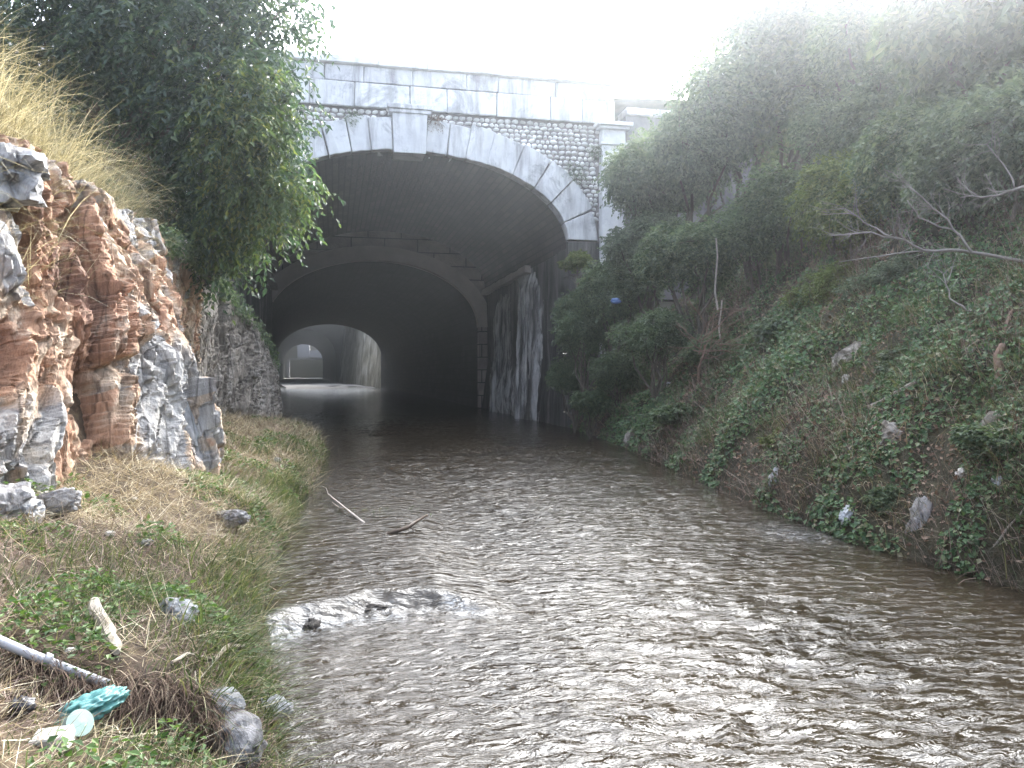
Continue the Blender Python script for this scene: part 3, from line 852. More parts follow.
# ------------------------------------------------------------------ the tunnel behind, open cut, far tunnel
def tunnels():
    rng = np.random.default_rng(8)
    t = thing('tunnel', 'dark vaulted tunnel with grey block portal inside the bridge arch', 'tunnel', (1.8, 37, 0))
    xc, a, b, z0 = 1.8, 4.8, 3.0, 3.8
    arch_wall('portal_wall', xc, a, b, z0, -3.6, 7.6, 8.9, 37.0, M['ashlar'], t, thick=.5)
    mb = MB()
    th = np.linspace(-0.0, np.pi, 41)
    for i in range(40):
        V = []
        for q in (th[i], th[i + 1]):
            for off in (-.03, .62):
                x, zz = ellipse_pt(xc, a, b, z0, q, off)
                for y in (36.86, 37.3): V.append([x, y, zz])
        mb.add(V, np.array([[0, 4, 6, 2], [3, 7, 5, 1], [1, 5, 4, 0], [2, 6, 7, 3]]))
    mb.build('arch_ring', M['ring_dark'], t)
    ys = np.linspace(37.3, 88, 50)
    pr = []
    for y in ys:
        f = (y - 37) / 51.0
        pr.append(arch_pts(1.8 - 2.3 * f ** 1.4, 4.8 + .6 * f, 3.0 + .3 * f, 3.8 - .3 * f))
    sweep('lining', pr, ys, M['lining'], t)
    # open cut walls
    for (nm, lab, xa, xb) in (('retaining_wall', 'sunlit stained stone wall of the open cut, right side beyond the tunnel', 4.95, 0.7), ('retaining_wall', 'stained stone wall of the open cut, left side beyond the tunnel', -6.0, -9.4)):
        yy = np.linspace(87.6, 130.2, 120); zz = np.linspace(-.5, 10.0, 50)
        Yg, Zg = np.meshgrid(yy, zz, indexing='ij')
        f = (Yg - 88) / 42
        sg = 1 if xa > 0 else -1
        Xg = xa + (xb - xa) * f ** 1.2 + 0.2 * fbm(Yg * .5, Zg * .6, 0, 4, 12) + sg * .10 * Zg
        o = mk(nm, np.stack([Xg, Yg, Zg], -1).reshape(-1, 3), grid_faces(120, 50), M['mossy_wall'], smooth=True, origin=(xa, 88, 0))
        tag(o, lab, 'wall', 'walls of the open cut')
    # far tunnel
    ft = thing('far_tunnel', 'small distant round tunnel mouth seen through the first tunnel', 'tunnel', (-4.4, 130, 0))
    arch_wall('portal_wall', -4.4, 4.5, 4.2, 4.2, -12, 4, 10.6, 130.0, M['lining'], ft, thick=.6)
    ys = np.linspace(130.5, 200, 40)
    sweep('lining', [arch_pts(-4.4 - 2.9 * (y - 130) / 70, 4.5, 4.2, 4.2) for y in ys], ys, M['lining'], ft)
    # pale building past the far tunnel
    bl = thing('concrete_building', 'tiny pale concrete building with a beam beyond the far tunnel', 'building', (-7, 214, 0))
    mb = MB(); mb.box(-9.4, -6.3, 213, 218, 5.3, 10.8); bevel(mb.build('tower_block', M['concrete'], bl), .05)
    mb = MB(); mb.box(-6.29, 1.0, 213.5, 217, 5.4, 7.3); mb.box(-11.5, 1.0, 214, 217, 4.9, 5.29); bevel(mb.build('deck_beam', M['concrete'], bl), .05)
    for x0, x1, zt in ((-12, -11.4, 4.88), (1.01, 1.6, 7.3)):
        mb = MB(); mb.box(x0, x1, 214, 217, -.5, zt); mb.build('pier', M['concrete'], bl)
    X, Z = np.meshgrid(np.linspace(-60, 40, 30), np.linspace(-.6, 14, 12), indexing='ij')
    o = mk('sky_block_slope', np.stack([X, 226 + Z * .5 + fbm(X * .2, Z * .3, 0, 3, 9), Z], -1).reshape(-1, 3), grid_faces(30, 12), M['soil_dark'], smooth=True); tag(o, kind='structure')  # dark slope added behind the deck to block the bright sky
    # gravel apron where the water runs thin
    xs = np.linspace(-7, 4.6, 40); ys = np.linspace(78, 215, 80)
    X, Y = np.meshgrid(xs, ys, indexing='ij')
    Z = 0.16 * fbm(X * .35, Y * .12, 0, 4, 14) + .05 + .0006 * (Y - 78) - .3 * np.clip((86 - Y) / 8, 0, 1) 
    cx = np.interp(Y, [78, 88, 130, 215], [0, -.5, -4.4, -8])
    X = cx + (X + 1.2) * .78
    o = mk('gravel_bar', np.stack([X, Y, Z], -1).reshape(-1, 3), grid_faces(40, 80), M['gravel'], smooth=True)
    tag(o, kind='structure')
    for i, (px, py) in enumerate(((288, 388), (311, 386), (350, 390))):
        p = atz(px, py, .1)
    # land over the tunnels, extended across the cut's ends to shade the far portal
    Ys = np.array([23.9, 30, 37, 60, 88, 90.9, 91.0, 97, 103, 107, 111.0, 111.1, 130, 150, 200, 205, 320])
    def xin(y, side):
        f = np.clip((y - 88) / 42, 0, 1) ** 1.2
        return 6.0 - 4.2 * f if side > 0 else -7.1 - 3.3 * f
    V = []; F = []
    for side in (1, -1):
        base = len(V)
        for y in Ys:
            xi = -2.0 + 0 * y if (y < 91 or y > 111) and y < 202 else xin(min(y, 130), side) + (side * 2 if y > 202 else 0)
            for q in (0, .02, .06, .15, .4, 1.0):
                V.append([xi + side * 200 * q, y, 9.9 + .6 * vnoise(np.array([side * 20 * q]), np.array([y * .1]))[0] * (q > 0.05) + (4 if False else 0)])
        nF = grid_faces(len(Ys), 6) + base
        F.append(nF)
    o = mk('plateau', V, np.vstack(F), M['turf']); tag(o, kind='structure')
tunnels()

# ------------------------------------------------------------------ cliff
def cliff():
    c = thing('rock_cliff', 'rusty orange fractured rock face above the left bank', 'cliff', (-1.9, 8, .6))
    def face(name, y0, y1, nu, nv, mat, rough=1.0, seed=0):
        u = np.linspace(0, 1, nu); v = np.linspace(-.14, 1.12, nv)
        yy = y0 + (y1 - y0) * u ** 1.25
        Y, Vv = np.meshgrid(yy, v, indexing='ij')
        xf, zf = foot(Y); xe, ze = edge(Y)
        vc = np.clip(Vv, 0, 1)
        prof = vc + .10 * np.sin(vc * np.pi) * 0
        X = xf + (xe - xf) * (vc ** 1.5) + np.where(Vv < 0, -Vv * .12, 0)
        Z = zf + (ze - zf) * Vv
        # rounded edge on top
        X = X - np.where(Vv > 1, (Vv - 1) * 4.5, 0); Z = Z - np.where(Vv > 1, (Vv - 1) * (ze - zf) * .75, 0)
        P = np.stack([X, Y, Z], -1).reshape(-1, 3)
        q = P.copy()
        q += .18 * np.stack([fbm(P[:, 0], P[:, 1], P[:, 2], 3, 5), fbm(P[:, 1], P[:, 2], P[:, 0], 3, 6), fbm(P[:, 2], P[:, 0], P[:, 1], 3, 7)], 1)
        # steep bedding: leaning blocks, taller than wide
        k = q[:, 1] - .35 * q[:, 2]
        q2 = np.stack([q[:, 0], k, q[:, 2] * .36], 1)
        d1, t1, e1 = facets(q2, .95, 11 + seed, .75)
        d2, t2, e2 = facets(q2 * [1, 1, .8], .36, 31 + seed, .7)
        d3, t3, e3 = facets(q2 * [1, 1, 1.5], .14, 51 + seed, .8)
        d4, t4, e4 = facets(q2 * [1, 1, 1.8], .06, 71 + seed, .8)
        crumb = np.clip(.5 + 1.6 * fbm(P[:, 0] * .9, P[:, 1] * .9, P[:, 2] * .9, 3, 18 + seed), .12, 1)
        disp = .17 * d1 + .15 * d2 + (.075 * d3 + .03 * d4) * crumb + .12 * fbm(q[:, 0] * 2, k * 2.2, q[:, 2] * .9, 4, 28) - .10 * np.clip(fbm(q[:, 0] * 3, k * 3.2, q[:, 2] * 1.3, 4, 29) - .1, 0, 1) - .05 * np.exp(-e1 / .03) - .04 * np.exp(-e2 / .035)
        disp += .025 * fbm(q[:, 0] * 9, q[:, 1] * 9, q[:, 2] * 6, 4, 8)
        disp *= rough
        D = disp.reshape(nu, nv)
        hf = .035 * fbm(q[:, 0] * 11, k * 12, q[:, 2] * 6, 4, 37) - .07 * np.clip(np.abs(fbm(q[:, 0] * 5, k * 5.5, q[:, 2] * 2.4, 4, 38)) * -6 + .75, 0, 1) + .5 * (.03 * d4 + .06 * d3) * crumb
        for _ in range(1):
            E = np.pad(D, 1, mode='edge')
            D = (E[:-2, 1:-1] + E[2:, 1:-1] + E[1:-1, :-2] + E[1:-1, 2:] + 2 * E[1:-1, 1:-1]) / 6
        disp = D.ravel() + hf * rough
        nrm = np.array([.90, -.38, .20])
        fade = np.clip((1.12 - Vv.ravel()) / .1, 0, 1)
        P = P + nrm * (disp * fade)[:, None]
        tone = np.clip(.35 * t1 + .33 * t2 + .32 * t3, 0, 1)
        if name == 'rock_face':
            pn_ = .25 * fbm(P[:, 0] * 1.5, P[:, 1] * 1.5, P[:, 2] * 1.5, 3, 44)
            zone = np.exp(-((P[:, 1] - 8.7 + .4 * (P[:, 2] - 1.2)) / .95) ** 2) * np.clip((2.3 - P[:, 2]) / .5 + pn_ * 3, 0, 1)
            zone = np.maximum(zone, np.clip((6.3 - P[:, 1]) / .6 + pn_ * 4, 0, 1) * .8)
            zone = np.maximum(zone, np.clip((P[:, 2] - 3.05) / .3 + pn_ * 4, 0, 1) * .7)
            tone = np.clip(tone + .30 * zone, 0, 1)
        return mk(name, P, grid_faces(nu, nv), mat, c if name != 'rock_outcrop' else None, smooth=False, attr={'tone': tone}, origin=None if name != 'rock_outcrop' else (-1.8, 19, .6))
    face('rock_face', 1.2, 15.2, 760, 260, M['rock_rust'])
    o = face('rock_outcrop', 14.6, 23.3, 260, 140, M['rock_dull'], .95, 100)
    tag(o, 'dull grey rock outcrop beside the tunnel mouth', 'rock')
    return c
CLIFF = cliff()

def ico(sub):
    import bmesh
    bm = bmesh.new(); bmesh.ops.create_icosphere(bm, subdivisions=sub, radius=1.0)
    V = np.array([v.co for v in bm.verts]); F = np.array([[v.index for v in f.verts] for f in bm.faces]); bm.free()
    return V, F
ICO = {k: ico(k) for k in (3, 4, 5)}

def rot_m(rx, ry, rz):
    return np.array(Matrix.Rotation(rz, 3, 'Z') @ Matrix.Rotation(ry, 3, 'Y') @ Matrix.Rotation(rx, 3, 'X'))

def rock(name, loc, dims, rot, seed, mat, parent=None, sub=4, blocky=.30, round_=.06, sq=.45):
    V, F = ICO[sub]
    V = V.copy()
    q = V * 1.0 + seed * 3.7
    d, t, e = facets(q, 1.1, seed, .7); d2, t2, e2 = facets(q, .38, seed + 5, .7); d3, t3, e3 = facets(q, .13, seed + 9, .6)
    # squarish: pull towards a box
    V = V / (np.max(np.abs(V), axis=1, keepdims=True) ** sq)
    V = V * (1 + blocky * d + blocky * .45 * d2 + blocky * .16 * d3 + round_ * fbm(q[:, 0] * 2, q[:, 1] * 2, q[:, 2] * 2, 4, seed))[:, None]
    V = (V * np.asarray(dims) * .5) @ rot_m(*rot).T + np.asarray(loc)
    return mk(name, V, F, mat, parent, attr={'tone': np.clip(.5 * t + .5 * t2, 0, 1)}, origin=None if parent else loc)

def cliff_slabs():
    # blue-grey slabs bedded in the rusty face
    for i, (px, py, d, dims, rot) in enumerate((
            (160, 405, 8.12, (.22, .62, 1.2), (R(20), R(-14), R(-30))),
            (192, 425, 8.62, (.20, .45, 1.1), (R(18), R(-12), R(-28))),
            (4, 172, 5.95, (.55, .8, .42), (R(5), R(8), R(20))),
            )):
        rock('rock_slab', atd(px, py, d), dims, rot, 200 + i, M['rock_grey'], CLIFF, 4, .32)
cliff_slabs()

def on_left(px, py, dz=0.0):
    ds = np.arange(1.6, 30, .01)
    P = CP + ray(px, py)[None] * ds[:, None]
    k = int(np.argmax(P[:, 2] < HL(P[:, 0], P[:, 1])))
    return P[k] + [0, 0, dz]
def on_right(px, py, dz=0.0):
    lo, hi = 2.0, 40.0
    for d in np.arange(2.5, 40, .04):
        p = atd(px, py, d)
        if p[2] < float(HR(p[0:1], p[1:2])[0]): break
    return p + [0, 0, dz]

def ground_rocks():
    L = M
    def r(nm, px, py, dims, rot, seed, mat, lab, dz=0.02, fn=on_left, sub=4, bl=.3, sq=.45):
        p = fn(px, py, dz)
        o = rock(nm, p, dims, [R(a) for a in rot], seed, mat, None, sub, bl, .06, sq)
        tag(o, lab, 'rock')
    r('rock', 56, 512, (.16, .52, .15), (-14, 6, 42), 1, M['rock_pale'], 'long pale rock slab lying on the bank below the rusty cliff', .05)
    r('rock', 27, 518, (.17, .2, .14), (5, 5, 20), 2, M['rock_grey'], 'small grey rock tucked left of the long pale slab', .03)
    r('rock', 4, 515, (.3, .34, .24), (5, 5, 20), 13, M['rock_pale'], 'broad pale rock at the foot of the cliff, picture edge', .05)
    r('rock', 228, 524, (.12, .66, .13), (-8, 5, 28), 3, M['rock_pale'], 'narrow grey slab lying in green grass near the water', .04)
    r('rock', 178, 617, (.13, .16, .10), (5, 5, 40), 4, M['rock_grey'], 'small dark grey stone in the grass midway down the bank', .02)
    r('rock', 222, 713, (.15, .17, .14), (0, 10, 30), 5, M['rock_grey'], 'smooth blue-grey stone under the torn turf edge', .02, bl=.14, sq=.1)
    r('rock', 236, 748, (.19, .26, .20), (0, 8, 20), 6, M['rock_pale'], 'rounded whitish boulder at the bottom beside the stream', .02, bl=.16, sq=.12)
    r('rock', 268, 714, (.16, .20, .10), (0, 8, 60), 7, M['rock_grey'], 'wet grey stone at the edge of the stream', .03, bl=.2, sq=.2)
    r('rock', 146, 545, (.09, .07, .04), (0, 8, 60), 8, M['rock_pale'], 'little white stone in the straw below the cliff', .015, sub=3)
    r('rock', 277, 462, (.10, .09, .07), (0, 8, 60), 9, M['rock_pale'], 'tiny white stone on the brown bank near the tunnel', .03, sub=3)
    r('rock', 922, 515, (.24, .2, .42), (10, 8, 30), 10, M['rock_pale'], 'pale upright rock at the foot of the right bank', -.05, on_right)
    r('rock', 552, 434, (.35, .4, .3), (10, 8, 30), 11, M['rock_dull'], 'dark stone at the waterline beside the right tunnel wall', .0, on_right)
    for i, (px, py, dm, lb) in enumerate(((862, 350, (.8, .5, .5), 'pale mossy outcrop below the hazy light'), (1012, 415, (.5, .5, .35), 'rock by the right picture edge below the stump'),
                                          (895, 425, (.5, .3, .25), 'half-buried dull rock in the middle of the right slope'))):
        r('rock', px, py, dm, (10 + 7 * i, -12, 30 * i), 70 + i, M['rock_dull'], lb, -.13, on_right)
    M['rock_wet'] = rock_mat('wet_dark_rock', [(0.2, (0.03, 0.027, 0.024)), (0.6, (0.07, 0.062, 0.055)), (0.9, (0.12, 0.11, 0.10))], 0.05)
    for (px, py, dm, sd, lb) in ((432, 603, (.26, .16, .14), 81, 'wet dark stone breaking the water at the right end of the riffle'), (372, 612, (.2, .13, .10), 82, 'wet dark stone in the middle of the white riffle'), (312, 628, (.16, .12, .10), 83, 'wet dark stone at the left end of the riffle')):
        p = atz(px, py, -.012)
        tag(rock('rock', p, dm, (0, 0, sd), sd, M['rock_wet'], None, 4, .3), lb, 'rock')
    r('rock', 632, 440, (.3, .25, .42), (10, 8, 30), 12, M['rock_dull'], 'grey rock leaning out of the right bank', .0, on_right)
ground_rocks()

# ------------------------------------------------------------------ plants: crowns
def spray_crown(rng, lobes, n_spray, leaf_n, ll, lw, droop, spread=.45, slen=(.3, .6), shell=(.5, 1.0)):
    """sprays of leaves on the lobes (cx,cy,cz,rx,ry,rz)"""
    lobes = np.asarray(lobes, float)
    wgt = (lobes[:, 3] * lobes[:, 5]); wgt = wgt / wgt.sum()
    li = rng.choice(len(lobes), n_spray, p=wgt)
    u = rand_unit(rng, n_spray)
    rr = rng.uniform(shell[0] ** 2, shell[1] ** 2, n_spray) ** .5
    bulge = 1 + .22 * fbm(u[:, 0] * 2.2 + li * 5.1, u[:, 1] * 2.2, u[:, 2] * 2.2, 3, 77)
    A = lobes[li, :3] + u * lobes[li, 3:] * (rr * bulge)[:, None]
    d = norm(u * .8 + rand_unit(rng, n_spray) * .7 + np.array([0, 0, -droop * .4]))
    L = rng.uniform(slen[0], slen[1], n_spray)
    t = (np.arange(leaf_n) + .5) / leaf_n
    P = A[:, None] + d[:, None] * (L[:, None] * t[None])[..., None]
    P[..., 2] -= droop * L[:, None] * t[None] ** 2 * .7
    tan = norm(d[:, None] + np.zeros_like(P) + np.array([0, 0, -1.4 * droop]) * t[None, :, None])
    side = norm(np.cross(tan, rand_unit(rng, n_spray)[:, None] * .3 + np.array([0, 0, 1.0])))
    sg = np.where(np.arange(leaf_n) % 2 == 0, 1, -1)[None, :, None]
    ld = tan * .55 + side * sg * .8 + rng.normal(0, .3, P.shape) + np.array([0, 0, -.35 * droop])
    upn = np.array([0, 0, 1.0]) + rng.normal(0, .45, P.shape)
    n = P.shape[0] * leaf_n
    le = rng.uniform(.65, 1.25, n) * ll
    return leaves(P.reshape(-1, 3), ld.reshape(-1, 3), upn.reshape(-1, 3), le, le * lw), A, d

def limb(mb, p0, p1, r0, r1, rng, k=5, wob=.12, n=6):
    t = np.linspace(0, 1, k)[:, None]
    P = np.asarray(p0) * (1 - t) + np.asarray(p1) * t
    w = rng.normal(0, 1, P.shape) * wob * np.linalg.norm(np.asarray(p1) - np.asarray(p0)) * (np.sin(np.pi * t) ** .8) * .5
    P = P + w
    mb.tube(P, np.linspace(r0, r1, k), n)

def left_tree():
    rng = np.random.default_rng(21)
    base = np.array([-3.6, 13.6, float(HL(np.array([-3.6]), np.array([13.6]))[0])])
    t = thing('broadleaf_tree', 'big dark broadleaf tree leaning over the left cliff beside the bridge', 'tree', base)
    spots = [(40, 30, 13.6, 2.0), (120, 25, 13.2, 1.5), (165, 60, 13.0, 1.5), (215, 45, 13.0, 1.25), (262, 22, 13.2, .95), (300, 12, 13.4, .6), (240, 110, 12.6, 1.15),
             (150, 140, 13.4, 1.5), (80, 110, 14.2, 1.7), (200, 170, 13.2, 1.25), (262, 160, 12.4, .85), (296, 196, 12.2, .55), (262, 215, 12.6, .75),
             (215, 225, 13.2, .95), (238, 262, 13.4, .45), (170, 205, 13.8, .9), (295, 118, 12.3, .5), (285, 70, 12.8, .65), (20, -40, 14, 2.0), (150, -50, 14, 1.9), (250, -50, 13.5, 1.2)]
    lobes = []
    for (px, py, d, r) in spots:
        if px > 205: px -= 20
        if px > 180 and py > 150: py -= 14
        p = atd(px, py, d); lobes.append([p[0], p[1], p[2], r, r * .9, r * .85])
    (V, F), A, d = spray_crown(rng, lobes, 5200, 13, .135, .44, .75, slen=(.35, .7))
    tr = MB()
    top = atd(140, 90, 13.3)
    limb(tr, base - [0, 0, .3], top, .20, .09, rng, 8, .06, 8)
    for lb in lobes:
        f = rng.uniform(.35, .9); st = base * (1 - f) + top * f
        limb(tr, st, lb[:3], .06, .018, rng, 5, .12, 5)
        for _ in range(5):
            e = lb[:3] + rand_unit(rng, 1)[0] * np.array(lb[3:]) * .85
            limb(tr, lb[:3], e, .016, .005, rng, 4, .15, 4)
    tr.build('trunk', M['bark'], t, smooth=True)
    mk('crown', V, F, M['tree_leaf'], t)
    # yellow-green climber draped over the lit edge
    b2 = np.array(atd(205, 285, 14.2))
    v = thing('climbing_shrub', 'yellowish climber hanging from the dark tree towards the tunnel mouth', 'shrub', b2)
    lob = []
    for (px, py, d, r) in ((248, 92, 12.0, .5), (236, 130, 11.8, .55), (252, 182, 11.8, .45), (278, 198, 11.8, .32), (235, 205, 12.2, .45), (220, 235, 13.0, .4), (256, 140, 11.8, .4), (300, 184, 11.8, .22)):
        p = atd(px, py, d); lob.append([p[0], p[1], p[2], r, r * .8, r * .9])
    (V, F), A, d = spray_crown(rng, lob, 620, 12, .115, .42, 1.0, slen=(.25, .5), shell=(.2, 1))
    mb = MB()
    for lb in lob:
        limb(mb, b2, lb[:3], .025, .006, rng, 6, .12, 5)
    mb.build('stem', M['bark'], v); mk('crown', V, F, M['vine_leaf'], v)
left_tree()

def bush_protos():
    out = []
    for k in range(10):
        rng = np.random.default_rng(300 + k)
        lobes = [[0, 0, .9, .62, .62, .6]]
        for _ in range(8):
            u = rand_unit(rng, 1)[0]; u[2] = abs(u[2]) * .8 - .15
            r = rng.uniform(.26, .46)
            lobes.append([u[0] * .72, u[1] * .72, .85 + u[2] * .72, r, r, r * .9])
        (V, F), A, d = spray_crown(rng, lobes, 2300 if k < 5 else 640, 11, (.070 if k != 3 else .085) if k < 5 else .16, .55, .45, slen=(.10, .30), shell=(.35, 1.05))
        mb = MB()
        for lb in lobes:
            limb(mb, [0, 0, -1.2], lb[:3], .035, .012, rng, 6, .08, 5)
            for _ in range(3):
                limb(mb, lb[:3], lb[:3] + rand_unit(rng, 1)[0] * lb[3] * 1.05, .010, .003, rng, 3, .1, 4)
        out.append(((V, F), (np.vstack(mb.V), [np.vstack(f) for f in mb.F.values()])))
    return out
PROTO = bush_protos()
_mesh = {}
def bush(name, label, cat, px, py, d, r, kind, mat, group=None, vs=1.0):
    if r < .7: kind += 5
    c = atd(px, py, d)
    rng = np.random.default_rng(int(abs(px * 7 + py)))
    loc = c - np.array([0, 0, .9 * r * vs])
    e = thing(name, label, cat, loc, group)
    e.scale = (r, r, r * vs); e.rotation_euler = (0, 0, rng.uniform(0, 6.28))
    for part, idx, m in (('crown', 0, M[mat]), ('stem', 1, M['bark'])):
        key = (part, kind, mat if idx == 0 else '')
        if key not in _mesh:
            V, F = PROTO[kind][idx]
            o = mk(part, V, F, m); _mesh[key] = o.data
        else:
            o = bpy.data.objects.new(part, _mesh[key]); COL.objects.link(o)
        o.parent = e; o.location = (0, 0, 0)
    return e

BUSHES = [
    ('shrub', 'loose shrub growing up in front of the right pilaster', 'shrub', 648, 185, 21, 1.3, 0, 'bush_b', 1.15),
    ('tree', 'rounded bushy tree against the white sky right of the bridge', 'tree', 752, 92, 20.5, 2.4, 1, 'bush_a', 1.05),
    ('shrub', 'dull green shrub between the wing wall and the rounded tree', 'shrub', 694, 150, 20, 1.6, 2, 'bush_b', 1.1),
    ('tree', 'tallest tree at the top edge, left of the sun glare', 'tree', 825, 18, 20, 2.2, 3, 'bush_b', 1.1),
    ('tree', 'high tree crown behind, fading into the glare at the top edge', 'tree', 872, -2, 18.5, 1.9, 1, 'bush_b', 1.0),
    ('tree', 'broad hazy tree crown at the top edge toward the right corner', 'tree', 950, 8, 15.5, 1.8, 2, 'bush_b', 1.0),
    ('tree', 'tree at the top edge under the sun glare', 'tree', 895, 22, 16, 1.6, 0, 'bush_a', 1.0),
    ('tree', 'large-leaved tree at the top right corner', 'tree', 992, 30, 12.5, 1.9, 3, 'bush_a', 1.1),
    ('shrub', 'grey-green shrub at the right edge above the bare branches', 'shrub', 1020, 150, 10.5, 1.25, 1, 'bush_b', 1.0),
    ('shrub', 'dense shrub just behind the bare grey branches', 'shrub', 935, 170, 12.5, 1.3, 2, 'bush_a', 1.0),
    ('shrub', 'shrub in the middle of the slope below the rounded tree', 'shrub', 772, 215, 17.5, 1.4, 4, 'bush_a', .95),
    ('shrub', 'wide dark shrub behind the upright dead stem', 'shrub', 700, 255, 18, 1.25, 1, 'bush_a', .9),
    ('bramble', 'bramble mound right of the arch springing', 'bramble', 622, 285, 20.5, 1.1, 4, 'bush_a', .85),
    ('bramble', 'low bramble against the right side of the tunnel mouth', 'bramble', 585, 335, 21.5, .85, 2, 'bush_a', 1.0),
    ('bramble', 'bramble clump left of the pinkish twig bush', 'bramble', 655, 335, 17.5, .85, 0, 'bush_a', .85),
    ('bramble', 'dark bramble directly under the pinkish twig bush', 'bramble', 722, 352, 16.2, .75, 3, 'bush_a', .7),
    ('shrub', 'yellow-green shrub in the hazy light left of the bare branches', 'shrub', 850, 205, 14.5, 1.15, 4, 'bush_c', 1.0),
    ('shrub', 'small yellow-green shrub below the hazy light', 'shrub', 835, 290, 14, .8, 1, 'bush_c', .8),
    ('shrub', 'straggly shrub on the slope under the bare branches', 'shrub', 900, 285, 12.2, .7, 2, 'bush_b', .8),
    ('bramble', 'lowest bramble near the water by the tunnel wall', 'bramble', 590, 402, 20.2, .55, 0, 'bush_a', .8),
    ('shrub', 'shrub at mid-height against the foot of the right pilaster', 'shrub', 648, 240, 20, 1.0, 3, 'bush_b', .95),
    ('shrub', 'shrub filling the gap below the sun glare', 'shrub', 878, 125, 15.5, 1.35, 0, 'bush_b', 1.0),
    ('shrub', 'upright shrub hiding the lower pilaster right of the arch', 'shrub', 614, 300, 21.3, 1.15, 0, 'bush_a', 1.2),
    ('bramble', 'bramble spilling over the bank below the lower pilaster', 'bramble', 622, 372, 20, .8, 2, 'bush_a', .9),
    ('bramble', 'dark creeper clump covering the right jamb of the arch', 'bramble', 578, 310, 22.5, .75, 3, 'bush_a', 1.1),
    ('bramble', 'creeper clump low on the right jamb above the water', 'bramble', 575, 375, 22.3, .7, 1, 'bush_a', 1.1),
    ('bramble', 'low leafy clump right of the pinkish twig bush', 'bramble', 778, 335, 14.5, .6, 2, 'bush_b', .8),
    ('bramble', 'leafy clump in the middle of the ivy slope', 'bramble', 905, 365, 9.8, .38, 1, 'bush_b', .8),
    ('bramble', 'small dark leafy clump near the right edge above the white bag', 'bramble', 985, 440, 7.0, .26, 0, 'bush_a', .8),
    ('bramble', 'leafy clump beside the pale bent stick', 'bramble', 850, 400, 10.2, .34, 4, 'bush_a', .7),
    ('bramble', 'leafy clump at the waterline right of the torn white bag', 'bramble', 885, 500, 7.9, .22, 3, 'bush_a', .9),
    ('bramble', 'grassy green clump above the greyish bag', 'bramble', 790, 440, 10.8, .36, 1, 'bush_c', .6),
    ('bramble', 'leafy clump on the bank below the bramble mounds', 'bramble', 680, 415, 15.2, .5, 2, 'bush_a', .6),
    ('bramble', 'leafy tuft overhanging the right end of the arch', 'bramble', 578, 262, 22.6, .5, 1, 'bush_c', .7),
    ('shrub', 'small dark shrub at the right edge below the bare branches', 'shrub', 1000, 320, 9.0, .5, 4, 'bush_a', .7),
]
for (nm, lab, cat, px, py, d, r, k, mt, vs) in BUSHES:
    bush(nm, lab, cat, px, py, d, r, k, mt, 'bushes and trees on the right slope', vs)

# small tufts growing from the masonry
for (px, py, s, lab) in ((352, 117, .22, 'small green tuft growing left of the keystone'), (436, 122, .2, 'dry brown tuft growing right of the keystone'),
                         (575, 172, .38, 'grey weed clump on the cobbles above the arch end'), (598, 150, .25, 'weed tuft beside the pilaster on the cobbles'), (497, 66, .16, 'thin weeds growing on top of the parapet coping')):
    rng = np.random.default_rng(int(px))
    p = aty(px, py, YF - .12 if py > 90 else YF + .1)
    (V, F), A, d = spray_crown(rng, [[0, 0, 0, s, s * .5, s * .8]], 60, 8, .07, .35, .6, slen=(.08, .22), shell=(.1, 1))
    o = mk('weed_tuft', V + p, F, M['bush_b'] if px != 436 else M['litter'], origin=p)
    tag(o, lab, 'plant', 'weeds growing on the bridge')

# ------------------------------------------------------------------ bare branches
def branchy(mb, p, d, L, r, depth, rng, bend=.25, up=.05):
    k = 5
    P = [np.array(p, float)]
    d = norm(np.array(d, float))
    for i in range(k - 1):
        d = norm(d + rng.normal(0, bend * .5, 3) + [0, 0, up])
        P.append(P[-1] + d * L / (k - 1))
    mb.tube(P, np.linspace(r, r * .5, k), 5 if r > .006 else 4)
    if depth > 0:
        for _ in range(rng.integers(2, 4)):
            i = rng.integers(1, k)
            branchy(mb, P[i], norm(d + rand_unit(rng, 1)[0] * .9), L * rng.uniform(.5, .75), r * .5, depth - 1, rng, bend, up)

